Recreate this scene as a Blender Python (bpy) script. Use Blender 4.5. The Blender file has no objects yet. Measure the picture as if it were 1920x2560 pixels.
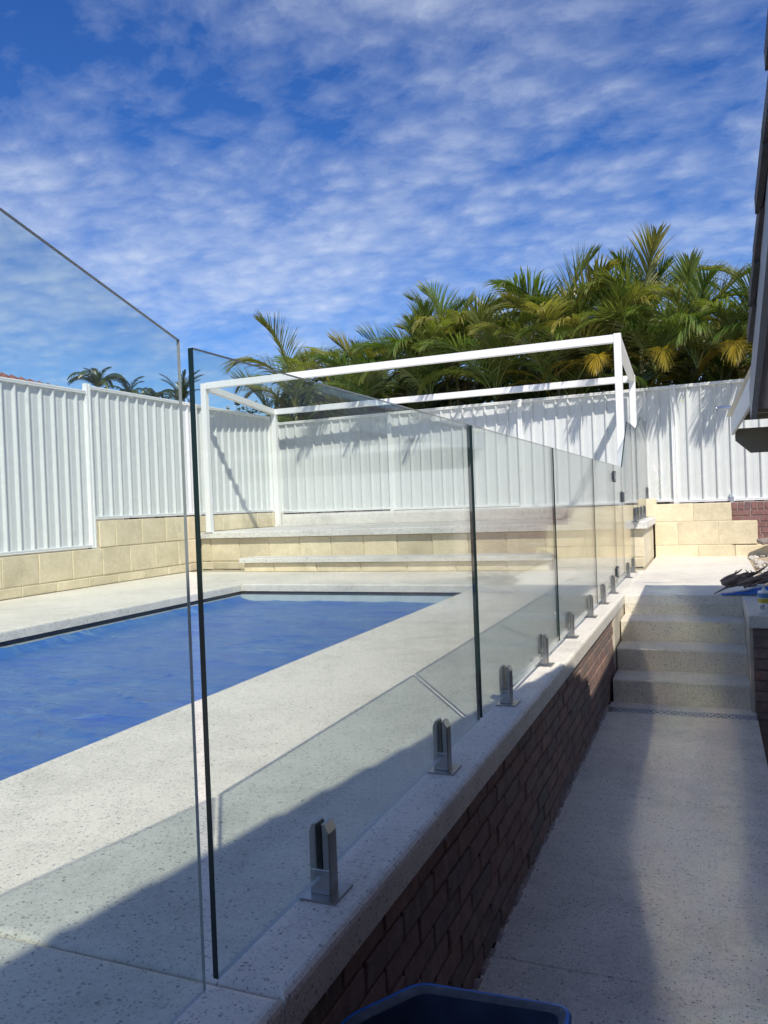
import bpy, bmesh, math, random
from mathutils import Vector, Matrix, noise
random.seed(11)
PI = math.pi
scene = bpy.context.scene
C = scene.collection

# ------------------------------------------------------------------ camera
cam_d = bpy.data.cameras.new('camera')
cam = bpy.data.objects.new('camera', cam_d)
C.objects.link(cam)
yaw, pitch, roll = -0.39, -0.0099, -0.0382
F = Vector((math.sin(yaw)*math.cos(pitch), math.cos(yaw)*math.cos(pitch), math.sin(pitch)))
R0 = Vector((math.cos(yaw), -math.sin(yaw), 0)); U0 = R0.cross(F)
Rr = math.cos(roll)*R0 + math.sin(roll)*U0
Ur = -math.sin(roll)*R0 + math.cos(roll)*U0
M = Matrix((Rr, Ur, -F)).transposed().to_4x4()
M.translation = Vector((0, 0, 0.9411))
cam.matrix_world = M
cam_d.sensor_fit = 'VERTICAL'; cam_d.sensor_height = 36.0; cam_d.sensor_width = 27.0
cam_d.lens = 27.978
cam_d.clip_start = 0.05; cam_d.clip_end = 2000
scene.camera = cam

# ------------------------------------------------------------------ sky, sun, exposure
SUN = Vector((0.634, -0.953, 1.25)).normalized()
EL = math.asin(SUN.z); AZ = math.atan2(SUN.x, SUN.y)
world = bpy.data.worlds.new('World'); scene.world = world; world.use_nodes = True
wt = world.node_tree; wt.nodes.clear()
def N(t, typ, **kw):
    n = t.nodes.new(typ)
    for k, v in kw.items():
        if k.startswith('i_'):
            key = k[2:]
            key = int(key) if key.isdigit() else key.replace('_', ' ')
            n.inputs[key].default_value = v
        else:
            setattr(n, k, v)
    return n
def math_n(t, op, a, b=None, c=None, clamp=False):
    n = t.nodes.new('ShaderNodeMath'); n.operation = op; n.use_clamp = clamp
    for i, v in enumerate((a, b, c)):
        if v is None: continue
        if isinstance(v, (int, float)): n.inputs[i].default_value = v
        else: t.links.new(v, n.inputs[i])
    return n.outputs[0]
def ramp(t, fac, stops):
    n = t.nodes.new('ShaderNodeValToRGB')
    e = n.color_ramp.elements
    while len(e) > len(stops): e.remove(e[-1])
    while len(e) < len(stops): e.new(0.5)
    for el, (p, c) in zip(e, stops):
        el.position = p
        el.color = (c, c, c, 1) if isinstance(c, (int, float)) else (*c, 1)
    t.links.new(fac, n.inputs[0])
    return n.outputs[0]
def mixc(t, fac, a, b, mode='MIX'):
    n = t.nodes.new('ShaderNodeMix'); n.data_type = 'RGBA'; n.blend_type = mode
    for sock, v in ((n.inputs[0], fac), (n.inputs[6], a), (n.inputs[7], b)):
        if isinstance(v, (int, float)): sock.default_value = v
        elif isinstance(v, tuple): sock.default_value = (*v, 1)
        else: t.links.new(v, sock)
    return n.outputs[2]
SKY_STRENGTH = 0.1
sky = N(wt, 'ShaderNodeTexSky', sky_type='NISHITA', sun_disc=False)
sky.sun_elevation = EL; sky.sun_rotation = AZ
sky.altitude = 20; sky.air_density = 1.0; sky.dust_density = 0.2; sky.ozone_density = 4.0
tc = N(wt, 'ShaderNodeTexCoord')
sep = N(wt, 'ShaderNodeSeparateXYZ'); wt.links.new(tc.outputs['Generated'], sep.inputs[0])
zc = math_n(wt, 'MAXIMUM', sep.outputs[2], 0.0)
zz = math_n(wt, 'ADD', zc, 0.16)
ux = math_n(wt, 'DIVIDE', sep.outputs[0], zz); uy = math_n(wt, 'DIVIDE', sep.outputs[1], zz)
cv = N(wt, 'ShaderNodeCombineXYZ'); wt.links.new(ux, cv.inputs[0]); wt.links.new(uy, cv.inputs[1])
CLOUD_STOPS = [(0.44, 0.0), (0.56, 0.20), (0.67, 0.48), (0.80, 0.85)]
CLOUD_OFF = (17.713, 23.226, 0.0)
mp = N(wt, 'ShaderNodeMapping'); wt.links.new(cv.outputs[0], mp.inputs[0]); mp.inputs['Location'].default_value = CLOUD_OFF
mp.inputs['Rotation'].default_value = (0, 0, 0.5); mp.inputs['Scale'].default_value = (1.0, 1.25, 1)
n_big = N(wt, 'ShaderNodeTexNoise', i_Scale=0.62, i_Detail=4.0, i_Roughness=0.5, i_Distortion=0.2); wt.links.new(mp.outputs[0], n_big.inputs['Vector'])
n_mid = N(wt, 'ShaderNodeTexNoise', i_Scale=3.1, i_Detail=8.0, i_Roughness=0.66, i_Distortion=0.25); wt.links.new(mp.outputs[0], n_mid.inputs['Vector'])
wob = N(wt, 'ShaderNodeVectorMath', operation='MULTIPLY_ADD'); wt.links.new(n_mid.outputs['Color'], wob.inputs[0]); wob.inputs[1].default_value = (0.16, 0.16, 0.0); wt.links.new(mp.outputs[0], wob.inputs[2])
puff = N(wt, 'ShaderNodeTexVoronoi', feature='SMOOTH_F1', i_Scale=13.0, i_Smoothness=0.6, i_Randomness=0.9); wt.links.new(wob.outputs[0], puff.inputs['Vector'])
n_sm = N(wt, 'ShaderNodeTexNoise', i_Scale=30.0, i_Detail=4.0, i_Roughness=0.6, i_Distortion=0.3); wt.links.new(wob.outputs[0], n_sm.inputs['Vector'])
acc = math_n(wt, 'MULTIPLY', n_big.outputs[0], 1.55)
acc = math_n(wt, 'MULTIPLY_ADD', n_mid.outputs[0], 1.05, acc)
acc = math_n(wt, 'MULTIPLY_ADD', puff.outputs['Distance'], -0.40, acc)
acc = math_n(wt, 'MULTIPLY_ADD', n_sm.outputs[0], 0.28, acc)
cfac = ramp(wt, math_n(wt, 'MULTIPLY', acc, 0.455), CLOUD_STOPS)
cfac = math_n(wt, 'MULTIPLY', cfac, 0.72)
hsv = N(wt, 'ShaderNodeHueSaturation', i_Saturation=1.28, i_Value=1.0, i_Hue=0.515); wt.links.new(sky.outputs[0], hsv.inputs['Color'])
CLOUD_L = 0.70
skyc = mixc(wt, 1.0, hsv.outputs[0], (0.84, 0.95, 1.02), 'MULTIPLY')
col = mixc(wt, cfac, skyc, (CLOUD_L*0.88/SKY_STRENGTH, CLOUD_L*0.97/SKY_STRENGTH, CLOUD_L*1.10/SKY_STRENGTH))
bg = N(wt, 'ShaderNodeBackground'); bg.inputs[1].default_value = SKY_STRENGTH
wt.links.new(col, bg.inputs[0])
wo = N(wt, 'ShaderNodeOutputWorld'); wt.links.new(bg.outputs[0], wo.inputs[0])

sd = bpy.data.lights.new('sun', 'SUN'); sd.energy = 3.9; sd.angle = math.radians(0.6); sd.color = (1.0, 0.94, 0.85)
so = bpy.data.objects.new('sun', sd); C.objects.link(so)
so.rotation_euler = SUN.to_track_quat('Z', 'Y').to_euler()
so.location = SUN*40

vs = scene.view_settings
scene.display_settings.display_device = 'sRGB'
vs.view_transform = 'Standard'; vs.look = 'None'; vs.gamma = 1.0; vs.exposure = 0.4
try: vs.use_curve_mapping = False
except Exception: pass
cy = scene.cycles
cy.use_denoising = True
cy.max_bounces = 14; cy.transparent_max_bounces = 32; cy.diffuse_bounces = 5; cy.glossy_bounces = 5
cy.sample_clamp_indirect = 0.0; cy.blur_glossy = 0.0
cy.caustics_reflective = True; cy.caustics_refractive = False

# ------------------------------------------------------------------ materials
def new_mat(name):
    m = bpy.data.materials.new(name); m.use_nodes = True
    t = m.node_tree; b = t.nodes['Principled BSDF']
    return m, t, b
def coords(t, rnd=True, scale=None):
    tcn = N(t, 'ShaderNodeTexCoord')
    out = tcn.outputs['Object']
    if rnd:
        oi = N(t, 'ShaderNodeObjectInfo')
        mu = math_n(t, 'MULTIPLY', oi.outputs['Random'], 37.0)
        va = N(t, 'ShaderNodeVectorMath', operation='ADD')
        t.links.new(out, va.inputs[0]); t.links.new(mu, va.inputs[1]); out = va.outputs[0]
    if scale:
        mpn = N(t, 'ShaderNodeMapping'); mpn.inputs['Scale'].default_value = scale
        t.links.new(out, mpn.inputs[0]); out = mpn.outputs[0]
    return out
def noise_n(t, vec, scale, detail=4, rough=0.55, dist=0.0):
    n = N(t, 'ShaderNodeTexNoise', i_Scale=scale, i_Detail=detail, i_Roughness=rough, i_Distortion=dist)
    t.links.new(vec, n.inputs['Vector']); return n.outputs[0]
def bump(t, b, h, strength=0.3, dist=0.01):
    bn = N(t, 'ShaderNodeBump', i_Strength=strength, i_Distance=dist)
    t.links.new(h, bn.inputs['Height']); t.links.new(bn.outputs[0], b.inputs['Normal'])

def plain(name, colr, rough=0.5, metal=0.0, var=0.12, nscale=6, bump_s=0.0, bscale=60, spec=0.5):
    m, t, b = new_mat(name)
    v = coords(t)
    n = noise_n(t, v, nscale, 5, 0.6)
    f = ramp(t, n, [(0.3, 1-var), (0.7, 1+var)])
    mul = mixc(t, 1.0, colr, f, 'MULTIPLY')
    t.links.new(mul, b.inputs['Base Color'])
    b.inputs['Roughness'].default_value = rough; b.inputs['Metallic'].default_value = metal
    b.inputs['Specular IOR Level'].default_value = spec
    if bump_s: bump(t, b, noise_n(t, v, bscale, 4, 0.6), bump_s, 0.01)
    return m

def terrazzo(name, base, s1=52, s2=120, chip=0.55, contrast=1.0, rough=0.55, pits=0.12, dirt=0.14):
    m, t, b = new_mat(name)
    v = coords(t, rnd=False)
    w = N(t, 'ShaderNodeTexNoise', i_Scale=40.0, i_Detail=2.0); t.links.new(v, w.inputs['Vector'])
    vw = N(t, 'ShaderNodeVectorMath', operation='MULTIPLY_ADD'); t.links.new(w.outputs['Color'], vw.inputs[0])
    vw.inputs[1].default_value = (0.012, 0.012, 0.012); t.links.new(v, vw.inputs[2])
    big = noise_n(t, v, 0.9, 5, 0.6, 0.4); med = noise_n(t, v, 6.0, 4, 0.65, 0.6); fine = noise_n(t, v, 60, 3, 0.6)
    f = math_n(t, 'MULTIPLY_ADD', big, 0.5, math_n(t, 'MULTIPLY_ADD', med, 0.35, math_n(t, 'MULTIPLY', fine, 0.3)))
    tone = ramp(t, f, [(0.42, 1-dirt), (0.62, 1+dirt*0.55)])
    c = mixc(t, 1.0, base, tone, 'MULTIPLY')
    for s, off, lo in ((s1, 0.0, chip), (s2, 3.7, chip-0.05)):
        vo = N(t, 'ShaderNodeTexVoronoi', i_Scale=float(s), i_Randomness=1.0)
        t.links.new(vw.outputs[0], vo.inputs['Vector'])
        sc = N(t, 'ShaderNodeSeparateColor'); t.links.new(vo.outputs['Color'], sc.inputs[0])
        thr = math_n(t, 'MULTIPLY', math_n(t, 'SUBTRACT', sc.outputs[0], lo), 1.1)
        d = math_n(t, 'SUBTRACT', thr, vo.outputs['Distance'])
        mk = math_n(t, 'MULTIPLY', d, 14.0, clamp=True)
        cc = ramp(t, sc.outputs[1], [(0.0, (0.09, 0.085, 0.08)), (0.35, (0.20, 0.19, 0.18)), (0.65, (0.31, 0.295, 0.275)), (0.9, (0.36, 0.31, 0.26)), (1.0, (0.55, 0.53, 0.5))])
        c = mixc(t, math_n(t, 'MULTIPLY', mk, contrast), c, cc)
    t.links.new(c, b.inputs['Base Color'])
    b.inputs['Roughness'].default_value = rough; b.inputs['Specular IOR Level'].default_value = 0.35
    bump(t, b, math_n(t, 'ADD', fine, med), pits, 0.006)
    return m

M_DECK = terrazzo('deck_terrazzo', (0.68, 0.64, 0.55), s1=84, s2=175, contrast=0.66, chip=0.55, dirt=0.18)
M_STEP = terrazzo('step_terrazzo', (0.66, 0.605, 0.48), s1=85, s2=180, chip=0.54, contrast=0.72, rough=0.8, pits=0.5)
M_PATH = terrazzo('path_terrazzo', (0.68, 0.63, 0.53), s1=80, s2=170, contrast=0.72, chip=0.55, dirt=0.22)
M_SLABW = terrazzo('white_terrazzo', (0.64, 0.625, 0.575), s1=60, s2=130, contrast=0.75, chip=0.52, dirt=0.2)

def limestone(name, base):
    m, t, b = new_mat(name)
    v = coords(t)
    n1 = noise_n(t, v, 3.0, 5, 0.65, 0.5); n2 = noise_n(t, v, 22, 5, 0.7); n3 = noise_n(t, v, 140, 3, 0.6)
    f = math_n(t, 'MULTIPLY_ADD', n1, 0.6, math_n(t, 'MULTIPLY', n2, 0.4))
    c = ramp(t, f, [(0.32, tuple(x*0.80 for x in base)), (0.5, base), (0.66, (min(1, base[0]*1.16), base[1]*1.17, base[2]*1.22))])
    oi = N(t, 'ShaderNodeObjectInfo')
    c = mixc(t, 1.0, c, ramp(t, oi.outputs['Random'], [(0, 0.88), (0.5, 0.99), (1, 1.06)]), 'MULTIPLY')
    vo = N(t, 'ShaderNodeTexVoronoi', i_Scale=34.0); t.links.new(v, vo.inputs['Vector'])
    sc = N(t, 'ShaderNodeSeparateColor'); t.links.new(vo.outputs['Color'], sc.inputs[0])
    pit = math_n(t, 'MULTIPLY', math_n(t, 'SUBTRACT', math_n(t, 'MULTIPLY', math_n(t, 'SUBTRACT', sc.outputs[0], 0.82), 1.4), vo.outputs['Distance']), 10.0, clamp=True)
    c = mixc(t, math_n(t, 'MULTIPLY', pit, 0.7), c, (0.28, 0.21, 0.12))
    t.links.new(c, b.inputs['Base Color']); b.inputs['Roughness'].default_value = 0.9; b.inputs['Specular IOR Level'].default_value = 0.2
    h = math_n(t, 'SUBTRACT', math_n(t, 'MULTIPLY_ADD', n2, 0.7, math_n(t, 'MULTIPLY', n3, 0.4)), pit)
    bump(t, b, h, 0.45, 0.012)
    return m
M_LIME = limestone('limestone', (0.68, 0.59, 0.40))
M_LIMEP = limestone('pale_limestone', (0.63, 0.565, 0.42))
M_MORT = plain('lime_mortar', (0.60, 0.52, 0.36), 0.95, var=0.12, nscale=12, bump_s=0.5, bscale=40)

def brick_mat(name, cols, streak=0.5):
    m, t, b = new_mat(name)
    v = coords(t)
    oi = N(t, 'ShaderNodeObjectInfo')
    c = ramp(t, oi.outputs['Random'], cols)
    n = noise_n(t, v, 14, 5, 0.7); n2 = noise_n(t, v, 70, 4, 0.65)
    c = mixc(t, 1.0, c, ramp(t, n, [(0.3, 0.7), (0.7, 1.25)]), 'MULTIPLY')
    sv = coords(t, True, (60, 60, 5))
    st = ramp(t, noise_n(t, sv, 1.0, 4, 0.7), [(0.56, 0.0), (0.72, 1.0)])
    c = mixc(t, math_n(t, 'MULTIPLY', st, streak), c, (0.33, 0.29, 0.26))
    t.links.new(c, b.inputs['Base Color']); b.inputs['Roughness'].default_value = 0.85; b.inputs['Specular IOR Level'].default_value = 0.3
    bump(t, b, math_n(t, 'ADD', n, n2), 0.5, 0.008)
    return m
M_BRICK = brick_mat('red_brown_brick', [(0, (0.21, 0.14, 0.115)), (0.35, (0.26, 0.165, 0.13)), (0.6, (0.215, 0.155, 0.13)), (0.8, (0.18, 0.145, 0.125)), (1, (0.28, 0.19, 0.15))], 0.6)
M_BRICK2 = brick_mat('maroon_brick', [(0, (0.19, 0.10, 0.095)), (0.5, (0.225, 0.115, 0.105)), (1, (0.185, 0.115, 0.115))], 0.65)
M_BMORT = plain('dark_mortar', (0.24, 0.20, 0.175), 0.95, var=0.35, nscale=20, bump_s=0.6, bscale=50)
M_BMORT2 = plain('pale_mortar', (0.42, 0.36, 0.33), 0.95, var=0.2, nscale=20, bump_s=0.5)

def metal_sheet(name, colr):
    m, t, b = new_mat(name)
    v = coords(t, True, (1, 1, 0.02))
    g = noise_n(t, v, 240, 3, 0.6)
    v2 = coords(t)
    sp = noise_n(t, v2, 9, 5, 0.7)
    c = mixc(t, 1.0, colr, ramp(t, g, [(0.3, 0.94), (0.7, 1.04)]), 'MULTIPLY')
    spot = ramp(t, noise_n(t, v2, 26, 2, 0.5), [(0.73, 0.0), (0.79, 0.35)])
    c = mixc(t, spot, c, (0.45, 0.45, 0.42))
    c = mixc(t, 1.0, c, ramp(t, sp, [(0.3, 0.95), (0.7, 1.03)]), 'MULTIPLY')
    t.links.new(c, b.inputs['Base Color']); b.inputs['Roughness'].default_value = 0.42
    bump(t, b, g, 0.06, 0.004)
    return m
M_FENCE = metal_sheet('white_fence_steel', (0.60, 0.62, 0.605))
M_RAIL = plain('white_rail_steel', (0.78, 0.79, 0.77), 0.4, var=0.03)
M_PERG = plain('white_powder_coat', (0.80, 0.80, 0.78), 0.38, var=0.03, nscale=3)
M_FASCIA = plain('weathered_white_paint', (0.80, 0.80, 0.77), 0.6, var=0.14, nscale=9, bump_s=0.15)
M_TAUPE = plain('taupe_paint', (0.22, 0.205, 0.165), 0.55, var=0.06)
M_GREYP = plain('blue_grey_paint', (0.30, 0.32, 0.35), 0.5, var=0.06)
M_TILE = plain('dark_roof_tile', (0.085, 0.075, 0.07), 0.7, var=0.35, nscale=9, bump_s=0.4)
M_REDTILE = plain('red_roof_tile', (0.22, 0.085, 0.065), 0.75, var=0.3, nscale=7, bump_s=0.3)
M_SOIL = plain('brown_soil', (0.13, 0.085, 0.06), 0.95, var=0.4, nscale=14, bump_s=0.9, bscale=30)
M_SAND = plain('pale_sand', (0.42, 0.34, 0.23), 0.95, var=0.35, nscale=9, bump_s=0.9, bscale=35)
M_RUB = plain('rubble_stone', (0.50, 0.46, 0.40), 0.9, var=0.35, nscale=5, bump_s=0.5)
M_STEEL = plain('brushed_steel', (0.36, 0.355, 0.345), 0.3, metal=1.0, var=0.06, nscale=30)
M_GRATE = plain('satin_grate_steel', (0.46, 0.46, 0.45), 0.45, metal=0.1, var=0.1, nscale=20)
M_GALV = plain('galvanised_steel', (0.62, 0.64, 0.67), 0.35, metal=0.9, var=0.1, nscale=20)
M_BLACK = plain('black_rubber', (0.012, 0.013, 0.015), 0.5, var=0.1)
M_DARK = plain('dark_void', (0.02, 0.02, 0.022), 0.8, var=0.2)
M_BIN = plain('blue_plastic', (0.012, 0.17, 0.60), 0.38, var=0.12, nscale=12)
M_BINI = plain('dark_blue_plastic', (0.03, 0.05, 0.10), 0.75, var=0.35, nscale=14)  # tub lining, a darker and duller blue than the shell
M_BINR = plain('dusty_rim_plastic', (0.10, 0.115, 0.13), 0.8, var=0.4, nscale=18)
M_TARP = plain('blue_tarp', (0.02, 0.13, 0.46), 0.4, var=0.2, nscale=8, bump_s=0.3)
M_TARPW = plain('pale_tarp_edge', (0.5, 0.52, 0.56), 0.6, var=0.2)
M_WOOD = plain('dry_branch_bark', (0.27, 0.195, 0.145), 0.9, var=0.4, nscale=25, bump_s=0.5)
M_WHITEP = plain('white_bottle_plastic', (0.78, 0.79, 0.80), 0.35, var=0.03)
M_LBLUE = plain('blue_label', (0.10, 0.26, 0.50), 0.5, var=0.04)
M_YEL = plain('yellow_label', (0.55, 0.46, 0.05), 0.5, var=0.04)
M_INK = plain('dark_ink', (0.05, 0.05, 0.07), 0.5, var=0.05)
M_BAND = plain('waterline_tile', (0.055, 0.065, 0.075), 0.25, var=0.3, nscale=22)
M_POOLW = plain('pale_pool_render', (0.42, 0.50, 0.53), 0.7, var=0.1)
M_WIRE = plain('white_wire', (0.6, 0.6, 0.58), 0.5, var=0.05)
M_WALLR = plain('cream_render', (0.52, 0.47, 0.36), 0.9, var=0.14, nscale=5, bump_s=0.4)
def poly_sheet():
    m, t, b = new_mat('opal_roof_sheet'); out = t.nodes['Material Output']
    b.inputs['Base Color'].default_value = (0.62, 0.60, 0.52, 1); b.inputs['Roughness'].default_value = 0.5
    tr = N(t, 'ShaderNodeBsdfTranslucent'); tr.inputs[0].default_value = (0.55, 0.52, 0.42, 1)
    mx = N(t, 'ShaderNodeMixShader'); mx.inputs[0].default_value = 0.06
    t.links.new(b.outputs[0], mx.inputs[1]); t.links.new(tr.outputs[0], mx.inputs[2]); t.links.new(mx.outputs[0], out.inputs[0])
    return m
M_OPAL = poly_sheet()
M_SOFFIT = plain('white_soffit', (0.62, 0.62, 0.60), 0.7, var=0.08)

# glass
def glass_mat():
    m = bpy.data.materials.new('fence_glass'); m.use_nodes = True
    t = m.node_tree; t.nodes.clear()
    out = N(t, 'ShaderNodeOutputMaterial')
    lw = N(t, 'ShaderNodeLayerWeight'); lw.inputs['Blend'].default_value = 0.5
    p5 = math_n(t, 'POWER', lw.outputs['Facing'], 4.2)
    fr = math_n(t, 'MULTIPLY_ADD', p5, 0.93, 0.042)
    tr = N(t, 'ShaderNodeBsdfTransparent'); tr.inputs[0].default_value = (0.938, 0.972, 0.955, 1)
    g1 = N(t, 'ShaderNodeBsdfGlossy'); g1.inputs['Roughness'].default_value = 0.0
    g2 = N(t, 'ShaderNodeBsdfGlossy'); g2.inputs['Roughness'].default_value = GLASS_R2
    gm = N(t, 'ShaderNodeMixShader'); gm.inputs[0].default_value = GLASS_F2
    t.links.new(g1.outputs[0], gm.inputs[1]); t.links.new(g2.outputs[0], gm.inputs[2])
    mx = N(t, 'ShaderNodeMixShader'); t.links.new(fr, mx.inputs[0]); t.links.new(tr.outputs[0], mx.inputs[1]); t.links.new(gm.outputs[0], mx.inputs[2])
    # dust film and dried drips
    v = coords(t, True, (1, 1, 0.22))
    d1 = noise_n(t, v, 5.0, 5, 0.7, 0.3); d2 = noise_n(t, v, 45, 3, 0.7)
    dust = ramp(t, math_n(t, 'MULTIPLY_ADD', d1, 0.6, math_n(t, 'MULTIPLY', d2, 0.4)), [(0.40, 0.005), (0.56, 0.02), (0.68, 0.075)])
    vs2 = coords(t, True, (1, 1, 0.7))
    vo = N(t, 'ShaderNodeTexVoronoi', i_Scale=17.0, i_Randomness=1.0); t.links.new(vs2, vo.inputs['Vector'])
    sc = N(t, 'ShaderNodeSeparateColor'); t.links.new(vo.outputs['Color'], sc.inputs[0])
    sp = math_n(t, 'MULTIPLY', math_n(t, 'SUBTRACT', math_n(t, 'MULTIPLY', math_n(t, 'SUBTRACT', sc.outputs[0], 0.72), 0.5), vo.outputs['Distance']), 12.0, clamp=True)
    dust = math_n(t, 'MULTIPLY_ADD', sp, 0.22, dust)
    df = N(t, 'ShaderNodeBsdfDiffuse'); df.inputs[0].default_value = (0.75, 0.77, 0.74, 1)
    tl = N(t, 'ShaderNodeBsdfTranslucent'); tl.inputs[0].default_value = (0.75, 0.77, 0.74, 1)
    dm = N(t, 'ShaderNodeMixShader'); dm.inputs[0].default_value = 0.4
    t.links.new(df.outputs[0], dm.inputs[1]); t.links.new(tl.outputs[0], dm.inputs[2])
    m2 = N(t, 'ShaderNodeMixShader'); t.links.new(dust, m2.inputs[0]); t.links.new(mx.outputs[0], m2.inputs[1]); t.links.new(dm.outputs[0], m2.inputs[2])
    t.links.new(m2.outputs[0], out.inputs[0])
    return m
GLASS_R2 = 0.075; GLASS_F2 = 0.75
M_GLASS = glass_mat()
M_GEDGE = plain('green_glass_edge', (0.003, 0.016, 0.013), 0.3, var=0.15, nscale=4)
M_GEDGE0 = plain('glass_edge_reflection', (0.32, 0.34, 0.34), 0.2, var=0.1, nscale=3)  # nearest pane's edges: bright inner reflection painted as pale grey
M_GGLINT = plain('glass_edge_glint', (0.5, 0.54, 0.53), 0.25, var=0.05)  # bright line under the panes: reflected sky painted as a pale colour

def cover_mat():
    m, t, b = new_mat('pool_blanket')
    v = coords(t, False)
    n1 = noise_n(t, v, 1.2, 5, 0.65, 1.2); n2 = noise_n(t, coords(t, False, (0.9, 4.5, 1)), 2.4, 6, 0.72, 0.8); n3 = noise_n(t, v, 18, 4, 0.7)
    f = math_n(t, 'MULTIPLY_ADD', n1, 0.35, math_n(t, 'MULTIPLY_ADD', n2, 0.45, math_n(t, 'MULTIPLY', n3, 0.2)))
    c = ramp(t, f, [(0.36, (0.008, 0.075, 0.40)), (0.45, (0.025, 0.12, 0.39)), (0.54, (0.05, 0.155, 0.38)), (0.63, (0.10, 0.22, 0.42))])  # paler stops paint a whitish sheen into the blue
    lines = []
    for rot, sc_, off in ((0.35, (0.8, 3.6, 1), 2.0), (-0.9, (0.7, 2.8, 1), 11.0), (1.25, (0.9, 4.4, 1), 23.0)):
        mpn = N(t, 'ShaderNodeMapping'); mpn.inputs['Rotation'].default_value = (0, 0, rot); mpn.inputs['Scale'].default_value = sc_; mpn.inputs['Location'].default_value = (off, off, 0)
        t.links.new(v, mpn.inputs[0])
        nn = noise_n(t, mpn.outputs[0], 1.1, 5, 0.6, 0.6)
        lines.append(math_n(t, 'SUBTRACT', 1.0, math_n(t, 'MULTIPLY', math_n(t, 'ABSOLUTE', math_n(t, 'SUBTRACT', nn, 0.5)), 34.0), clamp=True))
    crease = math_n(t, 'MAXIMUM', math_n(t, 'MAXIMUM', lines[0], lines[1]), lines[2])
    brk = ramp(t, noise_n(t, v, 2.6, 3, 0.6), [(0.46, 0.0), (0.62, 1.0)])
    crease = math_n(t, 'MULTIPLY', crease, brk)
    c = mixc(t, math_n(t, 'MULTIPLY', crease, 0.5), c, (0.16, 0.30, 0.52))  # glints along the creases painted in as lighter blue
    t.links.new(c, b.inputs['Base Color']); b.inputs['Roughness'].default_value = 0.33
    vo = N(t, 'ShaderNodeTexVoronoi', i_Scale=70.0, i_Randomness=0.15); t.links.new(v, vo.inputs['Vector'])
    h = math_n(t, 'MULTIPLY_ADD', n3, 0.8, math_n(t, 'MULTIPLY', vo.outputs['Distance'], -0.5))
    bump(t, b, math_n(t, 'ADD', math_n(t, 'MULTIPLY_ADD', n2, 1.2, h), math_n(t, 'MULTIPLY', crease, 0.8)), 0.7, 0.016)
    return m
M_COVER = cover_mat()
def water_mat():
    m, t, b = new_mat('pool_water')
    b.inputs['Base Color'].default_value = (0.08, 0.19, 0.26, 1); b.inputs['Roughness'].default_value = 0.04
    v = coords(t, False); bump(t, b, noise_n(t, v, 9, 3, 0.5), 0.12, 0.02)
    return m
M_WATER = water_mat()
def leaf_mat(name, stops, trans=0.35):
    m, t, b = new_mat(name)
    out = t.nodes['Material Output']
    oi = N(t, 'ShaderNodeObjectInfo')
    v = coords(t)
    n = noise_n(t, v, 5, 3, 0.6)
    f = math_n(t, 'ADD', math_n(t, 'MULTIPLY', oi.outputs['Random'], 0.65), math_n(t, 'MULTIPLY', n, 0.35))
    c = ramp(t, f, stops)
    uv = N(t, 'ShaderNodeUVMap')
    sx = N(t, 'ShaderNodeSeparateXYZ'); t.links.new(uv.outputs[0], sx.inputs[0])
    tip = ramp(t, sx.outputs[0], [(0.72, 0.0), (0.98, 0.6)])
    c = mixc(t, tip, c, (0.20, 0.14, 0.05))
    t.links.new(c, b.inputs['Base Color']); b.inputs['Roughness'].default_value = 0.33; b.inputs['Specular IOR Level'].default_value = 0.6
    tr = N(t, 'ShaderNodeBsdfTranslucent')
    t.links.new(mixc(t, 1.0, c, (1.6, 1.7, 0.7), 'MULTIPLY'), tr.inputs[0])
    mx = N(t, 'ShaderNodeMixShader'); mx.inputs[0].default_value = trans
    t.links.new(b.outputs[0], mx.inputs[1]); t.links.new(tr.outputs[0], mx.inputs[2]); t.links.new(mx.outputs[0], out.inputs[0])
    return m
M_LEAF = leaf_mat('cane_palm_leaf', [(0.15, (0.085, 0.15, 0.035)), (0.42, (0.145, 0.20, 0.045)), (0.65, (0.20, 0.22, 0.055)), (0.88, (0.31, 0.27, 0.07))])
M_LEAFY = leaf_mat('yellowing_palm_leaf', [(0.2, (0.18, 0.16, 0.025)), (0.8, (0.34, 0.25, 0.035))])
M_LEAFB = leaf_mat('dry_palm_leaf', [(0.2, (0.12, 0.075, 0.04)), (0.8, (0.22, 0.15, 0.09))], 0.2)
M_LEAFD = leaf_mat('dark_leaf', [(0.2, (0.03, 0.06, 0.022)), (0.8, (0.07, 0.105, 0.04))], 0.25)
M_CANE = plain('palm_cane', (0.20, 0.19, 0.08), 0.6, var=0.3, nscale=8)
M_TRUNK = plain('palm_trunk', (0.16, 0.12, 0.08), 0.9, var=0.3, nscale=8, bump_s=0.5)

# ------------------------------------------------------------------ helpers
def link(name, me, mats=(), parent=None, **props):
    o = bpy.data.objects.new(name, me)
    for m in (mats if isinstance(mats, (list, tuple)) else [mats]):
        if m.name not in [x.name for x in me.materials if x]: me.materials.append(m)
    C.objects.link(o)
    if parent: o.parent = parent
    for k, v in props.items(): o[k] = v
    return o
def thing(name, label, cat, loc=(0, 0, 0), group=None, rz=0):
    o = bpy.data.objects.new(name, None); C.objects.link(o)
    o.location = loc; o.rotation_euler = (0, 0, rz); o.empty_display_size = 0.1
    o['label'] = label; o['category'] = cat
    if group: o['group'] = group
    return o
def tag(o, label, cat, group=None):
    o['label'] = label; o['category'] = cat
    if group: o['group'] = group
    return o
def bm_obj(name, bm, mats, parent=None, smooth=False, **props):
    me = bpy.data.meshes.new(name); bm.normal_update(); bm.to_mesh(me); bm.free()
    if smooth:
        for p in me.polygons: p.use_smooth = True
    return link(name, me, mats, parent, **props)
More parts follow.
